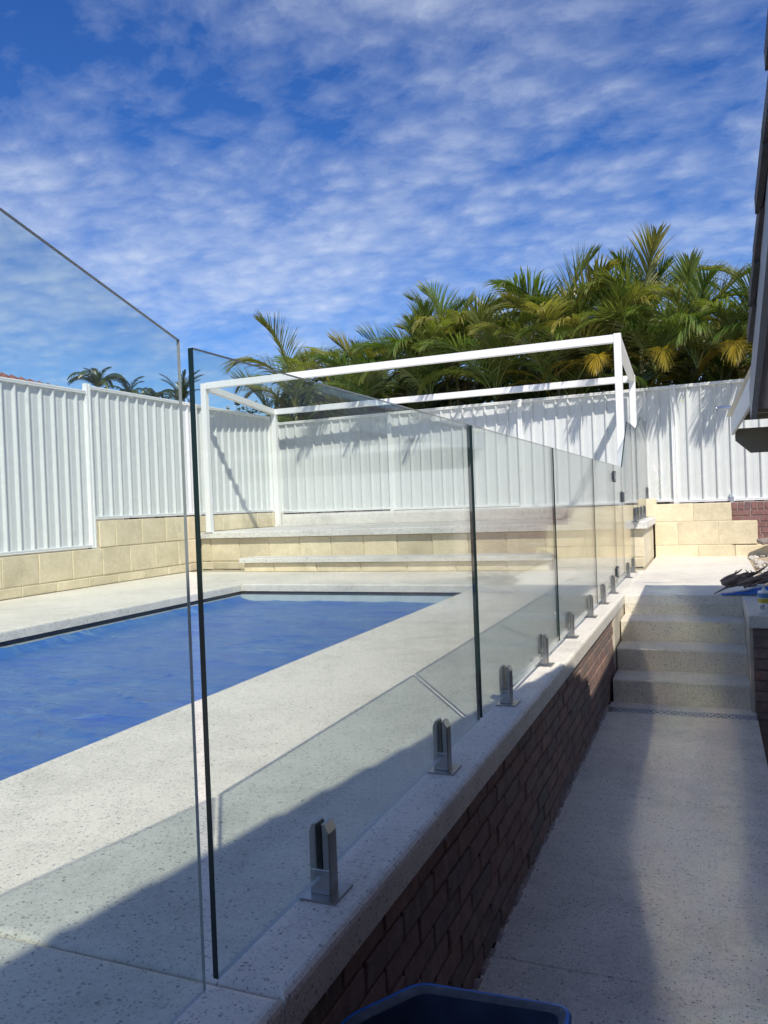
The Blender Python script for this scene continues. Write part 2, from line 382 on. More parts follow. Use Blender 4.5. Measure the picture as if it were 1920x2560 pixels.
def add_box(bm, lo, hi, mi=0):
    r = bmesh.ops.create_cube(bm, size=1.0)
    vs = r['verts']
    lo = Vector(lo); hi = Vector(hi); c = (lo+hi)/2; s = hi-lo
    for v in vs: v.co = Vector((v.co.x*s.x, v.co.y*s.y, v.co.z*s.z)) + c
    for f in {f for v in vs for f in v.link_faces}: f.material_index = mi
    return vs
def bev(bm, geom_edges, w, seg=1):
    bmesh.ops.bevel(bm, geom=geom_edges, offset=w, segments=seg, affect='EDGES', profile=0.5, clamp_overlap=True)
def box_obj(name, lo, hi, mat, parent=None, b=0.0, seg=1, origin=False, **props):
    bm = bmesh.new(); add_box(bm, lo, hi)
    if b: bev(bm, bm.edges[:], b, seg)
    o = bm_obj(name, bm, mat, parent, **props)
    return o
_cache = {}
def chbox(sx, sy, sz, b, mat, rough=0.0, seed=0):
    k = (round(sx, 3), round(sy, 3), round(sz, 3), b, mat.name, seed)
    if k not in _cache:
        bm = bmesh.new(); add_box(bm, (-sx/2, -sy/2, -sz/2), (sx/2, sy/2, sz/2)); bev(bm, bm.edges[:], b)
        if rough:
            rr = random.Random(seed*7+3)
            for v in bm.verts: v.co += Vector((rr.uniform(-rough, rough), rr.uniform(-rough, rough), rr.uniform(-rough, rough)))
        me = bpy.data.meshes.new('piece'); bm.normal_update(); bm.to_mesh(me); bm.free(); me.materials.append(mat)
        _cache[k] = me
    return _cache[k]
def piece(name, me, loc, parent, rot=(0, 0, 0)):
    o = bpy.data.objects.new(name, me); C.objects.link(o); o.location = loc; o.rotation_euler = rot; o.parent = parent
    return o
def tube(bm, pts, radii, n=6, mi=0, cap=True):
    rings = []
    for i, p in enumerate(pts):
        p = Vector(p)
        a = Vector(pts[max(i-1, 0)]); b = Vector(pts[min(i+1, len(pts)-1)])
        d = (b-a).normalized() if (b-a).length > 1e-9 else Vector((0, 0, 1))
        u = d.orthogonal().normalized() if i == 0 else (u - d*u.dot(d)).normalized()
        w = d.cross(u)
        rad = radii[i] if isinstance(radii, (list, tuple)) else radii
        rings.append([bm.verts.new(p + rad*(math.cos(2*PI*k/n)*u + math.sin(2*PI*k/n)*w)) for k in range(n)])
    for a, b in zip(rings, rings[1:]):
        for k in range(n):
            f = bm.faces.new((a[k], a[(k+1) % n], b[(k+1) % n], b[k])); f.material_index = mi; f.smooth = True
    if cap:
        f = bm.faces.new(rings[0][::-1]); f.material_index = mi
        f = bm.faces.new(rings[-1]); f.material_index = mi
def prism(bm, poly, axis, a, b, mi=0):
    """poly in the two other axes (in order), extruded along axis from a to b"""
    def P(u, v, w):
        return Vector((w, u, v)) if axis == 0 else Vector((u, w, v)) if axis == 1 else Vector((u, v, w))
    va = [bm.verts.new(P(u, v, a)) for u, v in poly]; vb = [bm.verts.new(P(u, v, b)) for u, v in poly]
    n = len(poly); fs = [bm.faces.new(va[::-1]), bm.faces.new(vb)]
    for i in range(n): fs.append(bm.faces.new((va[i], va[(i+1) % n], vb[(i+1) % n], vb[i])))
    for f in fs: f.material_index = mi
    return fs

# ------------------------------------------------------------------ ground and setting
XW, XC, XP0, XP1, YP1 = -7.58, -0.79, -5.53, -2.41, 8.62
PZ = -0.745
link('ground', (lambda me: (me.from_pydata([(-400, -400, -0.84), (400, -400, -0.84), (400, 400, -0.84), (-400, 400, -0.84)], [], [(0, 1, 2, 3)]), me)[1])(bpy.data.meshes.new('ground')), M_SOIL, kind='structure')
box_obj('garden_ground', (-60, 13.75, -0.8), (60, 90, 0.45), M_SOIL, kind='structure')
box_obj('neighbour_ground', (-70, -30, -0.8), (-7.85, 13.74, 0.3), M_SAND, kind='structure')

def slab(name, xs, ys, skip, ztop, th, mat, bw=0.012, seg=2, kind='structure', parent=None):
    bm = bmesh.new()
    vv = {}
    def V(i, j):
        if (i, j) not in vv: vv[(i, j)] = bm.verts.new((xs[i], ys[j], ztop))
        return vv[(i, j)]
    for i in range(len(xs)-1):
        for j in range(len(ys)-1):
            if (i, j) in skip: continue
            bm.faces.new((V(i, j), V(i+1, j), V(i+1, j+1), V(i, j+1)))
    top = bm.faces[:]
    bd = [e for e in bm.edges if len(e.link_faces) == 1]
    r = bmesh.ops.extrude_edge_only(bm, edges=bd)
    for v in [g for g in r['geom'] if isinstance(g, bmesh.types.BMVert)]: v.co.z -= th
    bmesh.ops.recalc_face_normals(bm, faces=bm.faces[:])
    if top[0].normal.z < 0:
        bmesh.ops.reverse_faces(bm, faces=bm.faces[:])
    if bw:
        es = [e for e in bm.edges if len(e.link_faces) == 2 and abs(abs(e.link_faces[0].normal.z)-abs(e.link_faces[1].normal.z)) > 0.5]
        bev(bm, es, bw, seg)
    pr = {'kind': kind} if kind else {}
    return bm_obj(name, bm, mat, parent, **pr)
# pool deck: near piece, main piece round the pool, joints cut at y = 1.325
G = 0.0025
slab('pool_deck', [XW, XP0, XP1, XC], [-3.0, 1.325-G], {(1, 0)}, 0, 0.09, M_DECK, 0.02, 3)
slab('pool_deck', [XW, XP0, XP1, XC], [1.325+G, YP1, 8.0+0.65, 10.32], {(1, 0)}, 0, 0.09, M_DECK, 0.02, 3)
slab('landing', [XC+G, 0.45], [7.82, 8.0-G], set(), 0, 0.09, M_DECK, 0.012, 2)
slab('landing', [XC+G, 0.45], [8.0+G, 12.6], set(), 0, 0.09, M_DECK, 0.004, 1)
# pool basin: waterline tile band, pale wall, floor
bm = bmesh.new()
def ring(bm, x0, x1, y0, y1, za, zb, mi):
    for p, q in (((x0, y0), (x1, y0)), ((x1, y0), (x1, y1)), ((x1, y1), (x0, y1)), ((x0, y1), (x0, y0))):
        f = bm.faces.new([bm.verts.new((*p, za)), bm.verts.new((*q, za)), bm.verts.new((*q, zb)), bm.verts.new((*p, zb))]); f.material_index = mi
ring(bm, XP0-0.02, XP1+0.02, -2.5, YP1+0.02, -0.06, -0.135, 0)
ring(bm, XP0-0.014, XP1+0.014, -2.5, YP1+0.014, -0.135, -1.4, 1)
f = bm.faces.new([bm.verts.new(p) for p in ((XP0-0.02, -2.5, -1.4), (XP1+0.02, -2.5, -1.4), (XP1+0.02, YP1+0.02, -1.4), (XP0-0.02, YP1+0.02, -1.4))]); f.material_index = 1
bm_obj('pool_basin', bm, [M_BAND, M_POOLW], kind='structure')
bm = bmesh.new(); f = bm.faces.new([bm.verts.new(p) for p in ((XP0-0.014, -2.5, -0.215), (XP1+0.014, -2.5, -0.215), (XP1+0.014, YP1+0.014, -0.215), (XP0-0.014, YP1+0.014, -0.215))])
bm_obj('pool_water', bm, M_WATER, kind='structure')
# blanket
bm = bmesh.new()
nx, ny = 90, 230
x0, x1, y0, y1 = XP0+0.03, XP1-0.02, -2.3, YP1-0.10
def cover_z(x, y):
    z = -0.196 + 0.006*noise.noise((x*1.6, y*1.1, 0)) + 0.0045*noise.noise((x*5.0+y*1.6, y*1.3-x*0.8, 3.3)) + 0.0025*noise.noise((x*14, y*4.0, 7))
    r1 = abs(noise.noise((x*0.5+y*0.9, y*0.35-x*0.4, 9.1)))
    z += 0.010*max(0, 0.06-r1)/0.06
    r2 = abs(noise.noise((x*1.2-y*0.25, y*0.7+x*0.5, 19.1)))
    z += 0.006*max(0, 0.05-r2)/0.05
    r3 = abs(noise.noise((x*0.5, y*2.2+x*0.3, 29.1)))
    z += 0.009*max(0, 0.05-r3)/0.05
    d = x-x0
    z += 0.055*max(0, 1-d/0.16)**1.6
    d = x1-x
    z += 0.03*max(0, 1-d/0.12)**1.5
    return z
gv = [[bm.verts.new((x0+(x1-x0)*i/nx + 0.004*noise.noise((i*0.3, j*0.3, 1)), y0+(y1-y0)*j/ny + (0.012*noise.noise((i*0.2, 0, 5)) if j == ny else 0), cover_z(x0+(x1-x0)*i/nx, y0+(y1-y0)*j/ny))) for j in range(ny+1)] for i in range(nx+1)]
for i in range(nx):
    for j in range(ny):
        f = bm.faces.new((gv[i][j], gv[i+1][j], gv[i+1][j+1], gv[i][j+1])); f.smooth = True
tag(bm_obj('pool_cover', bm, M_COVER), 'wrinkled blue solar blanket floating on the swimming pool', 'pool cover')

# path and steps
slab('path', [-0.81, 0.27], [-3.0, 2.84-G], set(), PZ, 0.09, M_PATH, 0.004, 1)
slab('path', [-0.81, 0.27], [2.84+G, 4.6-G], set(), PZ, 0.09, M_PATH, 0.004, 1)
slab('path', [-0.81, 0.27], [4.6+G, 6.385], set(), PZ, 0.09, M_PATH, 0.004, 1)
slab('path', [-0.81, 0.27], [6.53, 6.70], set(), PZ, 0.09, M_PATH, 0.003, 1)
box_obj('side_soil', (0.272, -3.0, -0.83), (2.6, 6.56, -0.775), M_SOIL, kind='structure')
stairs = thing('stairs', 'four speckled concrete steps rising from the path to the landing', 'steps', (-0.28, 7.2, PZ))
stairs['kind'] = 'structure'
MI = Matrix.Translation((0.28, -7.2, -PZ))
def kid(o, parent):
    o.parent = parent; o.matrix_parent_inverse = Matrix.Translation(-parent.location) if parent.rotation_euler.z == 0 else parent.matrix_basis.inverted()
    return o
RH, TD = 0.18625, 0.375
for k in range(1, 5):
    zt = -RH*k + RH  # riser k goes from zt-RH to zt
    yf = 7.82 - TD*(k-1)
    bm = bmesh.new()
    topz = zt - (0.0 if k > 1 else 0.092)
    add_box(bm, (-0.787, yf, zt-RH-0.02), (0.236, yf+TD+(0.02 if k > 1 else 0.06), topz))
    if k > 1: bev(bm, [e for e in bm.edges if all(v.co.z > topz-1e-4 and v.co.y < yf+1e-4 for v in e.verts)], 0.016, 3)
    kid(bm_obj('step', bm, M_STEP), stairs)

# drain
dr = thing('channel_drain', 'stainless steel channel drain grate across the foot of the steps', 'drain', (-0.24, 6.46, PZ))
bm = bmesh.new()
x0d, x1d, y0d, y1d, zd = -0.75, 0.265, 6.396, 6.519, PZ-0.002
npx = 20; pit = (x1d-x0d)/npx
xs = [x0d]; holes_c = []; holes_s = []
for k in range(npx):
    a = x0d + k*pit
    xs += [a+pit*0.05, a+pit*0.45, a+pit*0.55, a+pit*0.95]
    holes_c.append((a+pit*0.05, a+pit*0.45)); holes_s.append((a+pit*0.55, a+pit*0.95))
xs.append(x1d)
xs = sorted(set(round(x, 5) for x in xs))
ysd = [y0d, y0d+0.010, y0d+0.034, y0d+0.042, y0d+0.082, y0d+0.089, y0d+0.113, y1d]
vd = {}
def DV(i, j):
    if (i, j) not in vd: vd[(i, j)] = bm.verts.new((xs[i], ysd[j], zd))
    return vd[(i, j)]
for i in range(len(xs)-1):
    xm = (xs[i]+xs[i+1])/2
    inc = any(a < xm < b for a, b in holes_c); ins = any(a < xm < b for a, b in holes_s)
    for j in range(len(ysd)-1):
        if (inc and j == 3) or (ins and j in (1, 5)): continue
        bm.faces.new((DV(i, j), DV(i+1, j), DV(i+1, j+1), DV(i, j+1)))
bd = [e for e in bm.edges if len(e.link_faces) == 1]
r = bmesh.ops.extrude_edge_only(bm, edges=bd)
for v in [g for g in r['geom'] if isinstance(g, bmesh.types.BMVert)]: v.co.z -= 0.012
kid(bm_obj('grate', bm, M_GRATE), dr)
bm = bmesh.new()
add_box(bm, (-0.765, 6.387, PZ-0.08), (0.2685, 6.394, PZ+0.001)); add_box(bm, (-0.765, 6.521, PZ-0.08), (0.2685, 6.528, PZ+0.001))
add_box(bm, (-0.765, 6.394, PZ-0.08), (-0.753, 6.521, PZ+0.001)); add_box(bm, (0.267, 6.394, PZ-0.08), (0.2685, 6.521, PZ+0.001))
kid(bm_obj('frame', bm, M_GALV), dr)
kid(box_obj('channel', (-0.752, 6.395, PZ-0.078), (0.266, 6.520, PZ-0.06), M_DARK), dr)

# ------------------------------------------------------------------ dividing brick wall
bw = thing('brick_wall', 'long dark red brick retaining wall beside the sunken path, under the glass fence', 'retaining wall', (-0.9, 3.5, PZ))
kid(box_obj('mortar_bed', (-1.0, -1.2, PZ-0.06), (-0.822, 7.03, -0.092), M_BMORT), bw)
rows, rp = 8, 0.0815
for r_ in range(rows):
    zc_ = PZ + 0.004 + rp*(r_+0.5)
    off = 0.0 if r_ % 2 else 0.127
    y = 0.35 + off
    while y < 7.0:
        L = min(0.243, 7.02-y-0.004)
        if L > 0.06:
            me = chbox(0.10, L if L < 0.24 else 0.243, 0.0705, 0.004, M_BRICK, 0.0012, random.randint(0, 4) if L >= 0.24 else 9)
            o = piece('brick', me, (-0.86-0.9*0 + random.uniform(-0.003, 0.003), y+L/2, zc_), None, (random.uniform(-0.006, 0.006), 0, random.uniform(-0.006, 0.006)))
            kid(o, bw)
        y += 0.2545
# rendered end of the wall beside the steps, mortar dags under the cap
kid(box_obj('rendered_end', (-1.0, 7.034, PZ-0.05), (-0.80, 7.9, -0.092), M_WALLR, b=0.006), bw)
bm = bmesh.new()
rr = random.Random(5)
for k in range(26):
    y = rr.uniform(1.2, 6.9); h = rr.uniform(0.008, 0.035); w = rr.uniform(0.008, 0.025)
    pr = prism(bm, [(y-w, -0.088), (y+w, -0.088), (y+w*0.4, -0.092-h*0.6), (y+w*0.1, -0.092-h), (y-w*0.5, -0.092-h*0.4)], 0, -0.822, -0.803)
for k in range(170):
    y = rr.uniform(0.8, 6.6); h = rr.uniform(0.006, 0.03)*(1.6 if rr.random() < 0.2 else 1); w = rr.uniform(0.012, 0.05)
    prism(bm, [(y-w, PZ-0.004), (y+w, PZ-0.004), (y+w*rr.uniform(.2, .8), PZ+h*0.6), (y-w*rr.uniform(0, .5), PZ+h)], 0, -0.822, -0.80+rr.uniform(-.004, .006))
kid(bm_obj('mortar_dag', bm, M_BMORT2, kind='stuff'), bw)

# ------------------------------------------------------------------ glass fence
XG = -0.9
def pane(bm, poly, th=0.012, bw_=0.0018):
    fs = prism(bm, poly, 0, XG-th/2, XG+th/2)
    bm.normal_update()
    for f in fs: f.material_index = 0 if abs(f.normal.x) > 0.9 else 1
    for f in fs:
        if f.normal.z < -0.9: f.material_index = 2
GM = [M_GLASS, M_GEDGE, M_GGLINT]; GM0 = [M_GLASS, M_GEDGE0, M_GGLINT]
def glass_panel(name, poly, label, cat='glass screen'):
    ys_ = [p[0] for p in poly]; zs_ = [p[1] for p in poly]
    t_ = thing(name, label, cat, (XG, sum(ys_)/len(ys_), min(zs_)), 'frameless glass panels of the pool fence')
    bm = bmesh.new(); pane(bm, poly, 0.007 if poly[0][0] < 0 else 0.012)
    kid(bm_obj('pane', bm, GM0 if poly[0][1] == ZB and poly[0][0] < 0 else GM), t_)
    return t_
ZB, ZT = 0.05, 1.25
glass_panel('glass_screen', [(-0.9, ZB), (1.222, ZB), (1.222, ZT+0.008), (-0.9, ZT+0.62)], 'nearest frameless glass panel, its top edge sloping up out of the left of the picture')
glass_panel('glass_screen', [(1.259, ZB), (3.116, ZB), (3.116, ZT), (1.259, ZT)], 'large glass panel with a thick dark green front edge, beside the nearest sloping panel')
glass_panel('glass_screen', [(3.154, ZB), (4.936, ZB), (4.936, ZT), (3.154, ZT)], 'glass panel behind the dark green edged panel, third from the camera')
glass_panel('glass_screen', [(4.974, ZB), (6.732, ZB), (6.732, ZT), (4.974, ZT)], 'fourth glass panel from the camera, narrow in view, before the hinge panel')
glass_panel('glass_screen', [(6.768, ZB), (8.285, ZB), (8.285, ZT), (6.768, ZT)], 'hinge glass panel carrying the small gate beside the top of the steps')
gate = glass_panel('glass_gate', [(8.30, ZB), (9.045, ZB), (9.045, ZT), (8.30, ZT)], 'narrow glass pool gate with two steel hinges and a latch', 'gate')
glass_panel('glass_screen', [(9.06, ZB), (10.34, ZB), (10.34, 1.82), (9.88, 1.81), (9.10, ZT), (9.06, ZT)], 'raked glass panel stepping up between the gate and the upper deck')
glass_panel('glass_screen', [(10.362, 0.655), (11.075, 0.655), (11.075, 1.815), (10.362, 1.82)], 'glass panel on the white cap at the front of the upper deck edge')
glass_panel('glass_screen', [(11.095, 0.655), (12.42, 0.655), (12.45, 0.92), (12.95, 0.92), (12.95, 2.06), (12.0, 2.05), (11.095, 1.815)], 'farthest raked glass panel, ending on the limestone block by the back fence')
# hinges and latch
def hinge(z):
    h = bpy.data.objects.new('hinge', None); C.objects.link(h); h.location = (XG, 8.292, z); kid(h, gate)
    for s, y0_, y1_ in ((0, 8.215, 8.286), (1, 8.298, 8.365)):
        bm = bmesh.new(); add_box(bm, (XG-0.022, y0_, z-0.045), (XG-0.007, y1_, z+0.045)); add_box(bm, (XG+0.007, y0_, z-0.045), (XG+0.022, y1_, z+0.045))
        bev(bm, bm.edges[:], 0.004)
        o = bm_obj('leaf_plate', bm, M_STEEL); o.parent = h; o.matrix_parent_inverse = Matrix.Translation((-XG, -8.292, -z))
    bm = bmesh.new(); tube(bm, [(XG+0.012, 8.292, z-0.055), (XG+0.012, 8.292, z+0.055)], 0.011, 8)
    o = bm_obj('knuckle', bm, M_BLACK); o.parent = h; o.matrix_parent_inverse = Matrix.Translation((-XG, -8.292, -z))
hinge(1.13); hinge(0.17)
bm = bmesh.new(); add_box(bm, (XG-0.03, 9.02, 0.86), (XG-0.007, 9.10, 0.98)); add_box(bm, (XG+0.007, 9.02, 0.86), (XG+0.028, 9.10, 0.98)); bev(bm, bm.edges[:], 0.006, 2)
kid(bm_obj('latch', bm, M_STEEL), gate)

# spigots
def spigot_meshes():
    bm = bmesh.new()
    w, dx, h = 0.0225, 0.027, 0.175
    # two prongs with slanted tops, joined below the slot
    for s in (-1, 1):
        prism(bm, [(s*0.0075, 0.066), (s*dx*0.62, 0.066), (s*dx, 0.066), (s*dx, h-0.022), (s*dx*0.62, h), (s*0.0075, h)][::(1 if s > 0 else -1)], 1, -w*0.98, w*0.98)
    add_box(bm, (-dx*0.999, -w, 0.004), (dx*0.999, w, 0.0665))
    bmesh.ops.recalc_face_normals(bm, faces=bm.faces[:])
    bev(bm, [e for e in bm.edges if e.calc_length() > 0.05], 0.003, 2)
    body = bpy.data.meshes.new('spigot_body'); bm.to_mesh(body); bm.free(); body.materials.append(M_STEEL)
    bm = bmesh.new(); add_box(bm, (-0.052, -0.052, 0.0), (0.052, 0.052, 0.005)); bev(bm, [e for e in bm.edges if all(v.co.z > 0.005 for v in e.verts)], 0.003)
    base = bpy.data.meshes.new('spigot_base'); bm.to_mesh(base); bm.free(); base.materials.append(M_STEEL)
    bm = bmesh.new()
    for s in (-1, 1): add_box(bm, (min(s*0.0062, s*0.0074), -w*1.02, 0.067), (max(s*0.0062, s*0.0074), w*1.02, h-0.004))
    gas = bpy.data.meshes.new('spigot_gasket'); bm.to_mesh(gas); bm.free(); gas.materials.append(M_BLACK)
    return body, base, gas
SB, SP, SG = spigot_meshes()
SPIG = [(1.718, 0, 'large steel glass clamp nearest the camera, on its own square base plate'),
        (2.645, 0, 'second steel glass clamp from the camera, under the dark green edged panel'),
        (3.59, 0, 'third steel glass clamp from the camera, where the shadow ends on the wall cap'),
        (4.47, 0, 'fourth steel glass clamp from the camera, first one standing in the sun'),
        (5.39, 0, 'fifth steel glass clamp from the camera, just past a panel gap'),
        (6.325, 0, 'sixth steel glass clamp from the camera, on the sunlit wall cap'),
        (7.13, 0, 'seventh steel glass clamp from the camera, at the front of the hinge panel'),
        (7.89, 0, 'eighth steel glass clamp from the camera, last one before the gate hinge'),
        (9.386, 0, 'steel glass clamp just behind the gate, in front of the limestone wall end'),
        (10.04, 0, 'steel glass clamp at the foot of the white capped limestone wall end'),
        (10.53, 0.6, 'front one of the four steel clamps in a row on the white cap'),
        (10.94, 0.6, 'second of the four steel clamps in a row on the white cap'),
        (11.49, 0.6, 'third of the four steel clamps in a row on the white cap'),
        (12.10, 0.6, 'rear one of the four steel clamps in a row on the white cap'),
        (12.75, 0.87, 'steel glass clamp on top of the limestone block by the back fence')]
for y, z, lab in SPIG:
    t_ = thing('glass_clamp', lab, 'glass clamp', (XG, y, z+0.001), 'steel clamps holding the glass fence')
    for nm, me in (('body', SB), ('base_plate', SP), ('gasket', SG)):
        piece(nm, me, (0, 0, 0), t_)

# ------------------------------------------------------------------ upper deck with step
ud = thing('limestone_retaining_wall', 'limestone block wall with white slab top holding up the raised deck behind the pool', 'retaining wall', (-4.2, 10.65, 0))
def courses(parent, along, fixed, rows_, mat, depth=0.12, face=-1, jit=0.003):
    """rows_: list of (z0, z1, start, end, block length, offset); along 'x' or 'y'; face at 'fixed', blocks go behind it"""
    for z0_, z1_, a, b, L, off in rows_:
        s = a - (L-off if off else 0)
        while s < b - 0.01:
            p, q = max(s, a), min(s+L, b)
            if q-p > 0.05:
                l = q-p-0.010
                h = z1_-z0_-0.008
                sd_ = random.randint(0, 3)
                c_ = (p+q)/2; zc2 = (z0_+z1_)/2
                d = fixed - face*depth/2 + random.uniform(-jit, jit)
                if along == 'x': me = chbox(round(l, 3), depth, h, 0.010, mat, 0.003, sd_); loc = (c_, d, zc2)
                else: me = chbox(depth, round(l, 3), h, 0.008, mat, 0.003, sd_); loc = (d, c_, zc2)
                kid(piece('block', me, loc, None), parent)
            s += L
courses(ud, 'x', 10.66, [(0.0, 0.13, XW+0.02, -0.81, 0.531, 0.20), (0.13, 0.50, XW+0.02, -0.81, 0.531, 0.175)], M_LIME)
kid(box_obj('wall_core', (XW+0.01, 10.674, -0.05), (-0.816, 12.49, 0.50), M_MORT), ud)
# right end face
for z0_, z1_, a, b, L, off in [(0.0, 0.13, 10.78, 12.495, 0.6, 0.4), (0.13, 0.50, 10.78, 12.495, 0.62, 0.55)]:
    s = a - (L-off)
    while s < b-0.01:
        p, q = max(s, a), min(s+L, b)
        if q-p > 0.05:
            kid(piece('block', chbox(0.12, round(q-p-0.008, 3), z1_-z0_-0.008, 0.006, M_LIMEP, 0.002, 1), (-0.81-0.06, (p+q)/2, (z0_+z1_)/2), None), ud)
        s += L
o = slab('top_slab', [XW+0.004, -0.765], [10.58, 13.42], set(), 0.60, 0.095, M_SLABW, 0.014, 3, kind=None); kid(o, ud)
# top slab soffit
kid(box_obj('slab_underside', (XW+0.005, 10.60, 0.506), (-0.79, 10.70, 0.56), M_SLABW), ud)
# step in front
st = thing('deck_step', 'long low step of white slab on limestone blocks in front of the raised deck', 'step', (-4.2, 10.3, 0))
courses(st, 'x', 10.24, [(0.0, 0.138, -6.52, -1.95, 0.70, 0.52)], M_LIME)
kid(box_obj('step_core', (-6.50, 10.255, -0.02), (-1.97, 10.53, 0.136), M_MORT), st)
o = slab('step_slab', [-6.56, -1.9], [10.185, 10.655], set(), 0.213, 0.07, M_SLABW, 0.012, 2, kind=None); kid(o, st)
kid(box_obj('slab_underside', (-6.54, 10.2, 0.146), (-1.92, 10.65, 0.18), M_SLABW), st)
# back ledge on the upper deck
lg = box_obj('deck_ledge', (-7.48, 13.12, 0.602), (-0.98, 13.42, 0.815), M_SLABW, b=0.008, seg=2)
tag(lg, 'low white speckled ledge along the foot of the back fence on the raised deck', 'ledge')

# ------------------------------------------------------------------ left limestone wall
lw = thing('limestone_wall', 'cream limestone block wall under the left hand white fence', 'wall', (XW, 8.0, 0))
courses(lw, 'y', XW, [(0.0, 0.125, 4.2, 10.58, 0.549, 0.13), (0.13, 0.498, 4.2, 10.58, 0.549, 0.40), (0.503, 0.865, 8.40, 10.58, 0.545, 0.32), (0.60, 0.865, 10.585, 13.4, 0.545, 0.2)], M_LIME, 0.16, face=1)
kid(box_obj('wall_core', (XW-0.15, 4.2, -0.05), (XW-0.010, 8.34, 0.495), M_MORT), lw)
kid(box_obj('wall_core', (XW-0.15, 8.342, -0.05), (XW-0.010, 13.4, 0.862), M_MORT), lw)

# ------------------------------------------------------------------ steel fences
def fence(name, label, A, B, nrm, bays, group=None):
    """bays: list of (s0, s1, z0, z1); posts: between bays"""
    A = Vector((*A, 0)); B = Vector((*B, 0)); d = (B-A).normalized(); n = Vector((*nrm, 0))
    ang = math.atan2(d.y, d.x)
    mid = (A+B)/2
    T = thing(name, label, 'fence', (mid.x, mid.y, bays[0][2]), group)
    def W(s, dep, z): return A + d*s + n*dep + Vector((0, 0, z))
    def box(bm, s0, s1, d0, d1, z0, z1):
        vs_ = [bm.verts.new(W(s, dd, z)) for s in (s0, s1) for dd in (d0, d1) for z in (z0, z1)]
        for q in ((0, 1, 3, 2), (4, 6, 7, 5), (0, 4, 5, 1), (2, 3, 7, 6), (0, 2, 6, 4), (1, 5, 7, 3)):
            bm.faces.new([vs_[i] for i in q])
    for bi, (s0, s1, z0, z1, flip) in enumerate(bays):
        bm = bmesh.new()
        prof = []
        s = s0+0.03
        k = 0
        while s < s1-0.03:
            for ds, dep in ((0.0, 0.0), (0.006, -0.002), (0.05, -0.002), (0.054, 0.001), (0.094, 0.001), (0.098, -0.002), (0.138, -0.002), (0.142, 0.0), (0.160, 0.034), (0.176, 0.034), (0.193, 0.0)):
                if s+ds < s1-0.02: prof.append((s+ds, dep))
            s += 0.2
        prof.append((s1-0.03, 0.0))
        va = [bm.verts.new(W(a, b-0.012, z0+0.012)) for a, b in prof]; vb = [bm.verts.new(W(a, b-0.012, z1-0.012)) for a, b in prof]
        for i in range(len(prof)-1): bm.faces.new((va[i], va[i+1], vb[i+1], vb[i]))
        bmesh.ops.recalc_face_normals(bm, faces=bm.faces[:])
        kid(bm_obj('sheet', bm, M_FENCE), T)
        for nm, za, zb in (('top_rail', z1-0.045, z1), ('bottom_rail', z0, z0+0.04)):
            bm = bmesh.new()
            box(bm, s0+0.022, s1-0.022, -0.022, 0.030, za, zb)
            box(bm, s0+0.022, s1-0.022, 0.0305, 0.036, za+0.026, zb-0.004)
            box(bm, s0+0.022, s1-0.022, 0.0305, 0.036, za+0.003, za+0.014)
            kid(bm_obj(nm, bm, M_RAIL), T)
    return T, W, box
def fence_post(T, W, box, s, z0, z1):
    bm = bmesh.new()
    box(bm, s-0.036, s+0.036, -0.03, 0.026, z0, z1)
    box(bm, s-0.036, s-0.014, 0.0262, 0.042, z0, z1-0.002); box(bm, s+0.014, s+0.036, 0.0262, 0.042, z0, z1-0.002)
    box(bm, s-0.010, s+0.010, 0.0262, 0.034, z0, z1-0.002)
    bmesh.ops.recalc_face_normals(bm, faces=bm.faces[:])
    kid(bm_obj('post', bm, M_RAIL), T)
# left fence runs along y; 0 at y = 3.45
Y0F = 3.54
bays = [(0, 2.38, 0.515, 2.595, 0), (2.38, 4.77, 0.515, 2.595, 0), (4.77, 7.14, 0.885, 2.665, 0), (7.14, 9.52, 0.885, 2.66, 0)]
T, W_, bx_ = fence('metal_fence', 'white ribbed steel fence along the left side of the pool', (XW-0.045, Y0F), (XW-0.045, Y0F+9.9), (1, 0), bays)
for s, z0, z1 in ((0, 0.5, 2.6), (2.38, 0.5, 2.6), (4.77, 0.5, 2.69), (7.14, 0.87, 2.67), (9.50, 0.87, 2.67)): fence_post(T, W_, bx_, s, z0, z1)
# back fence runs from the left corner to the right
A_, B_ = Vector((-7.68, 13.505)), Vector((0.5, 12.95))
dB = (B_-A_).normalized(); nB = (dB.y, -dB.x)
LB = 7.21  # distance to the post at x = -0.49
pitch_b = 2.415
ps = [LB - pitch_b*3 + pitch_b*k for k in range(7)]
ps[0] = -0.03
bays = [(ps[k], ps[k+1], 0.845-0.0075*ps[k], 2.59, 0) for k in range(6)]
T, W_, bx_ = fence('metal_fence', 'white ribbed steel fence across the back, with palm shadows on it', A_, A_+dB*14.4, nB, bays)
for s in ps: fence_post(T, W_, bx_, s, 0.76, 2.6)
for sx in (0.30, 0.86):
    s = (sx-A_.x)/dB.x
    bm = bmesh.new(); bx_(bm, s-0.022, s+0.022, -0.03, 0.06, 0.775, 0.86); bx_(bm, s-0.034, s-0.024, -0.03, 0.075, 0.78, 0.90)
    kid(bm_obj('bracket', bm, M_GALV), T)

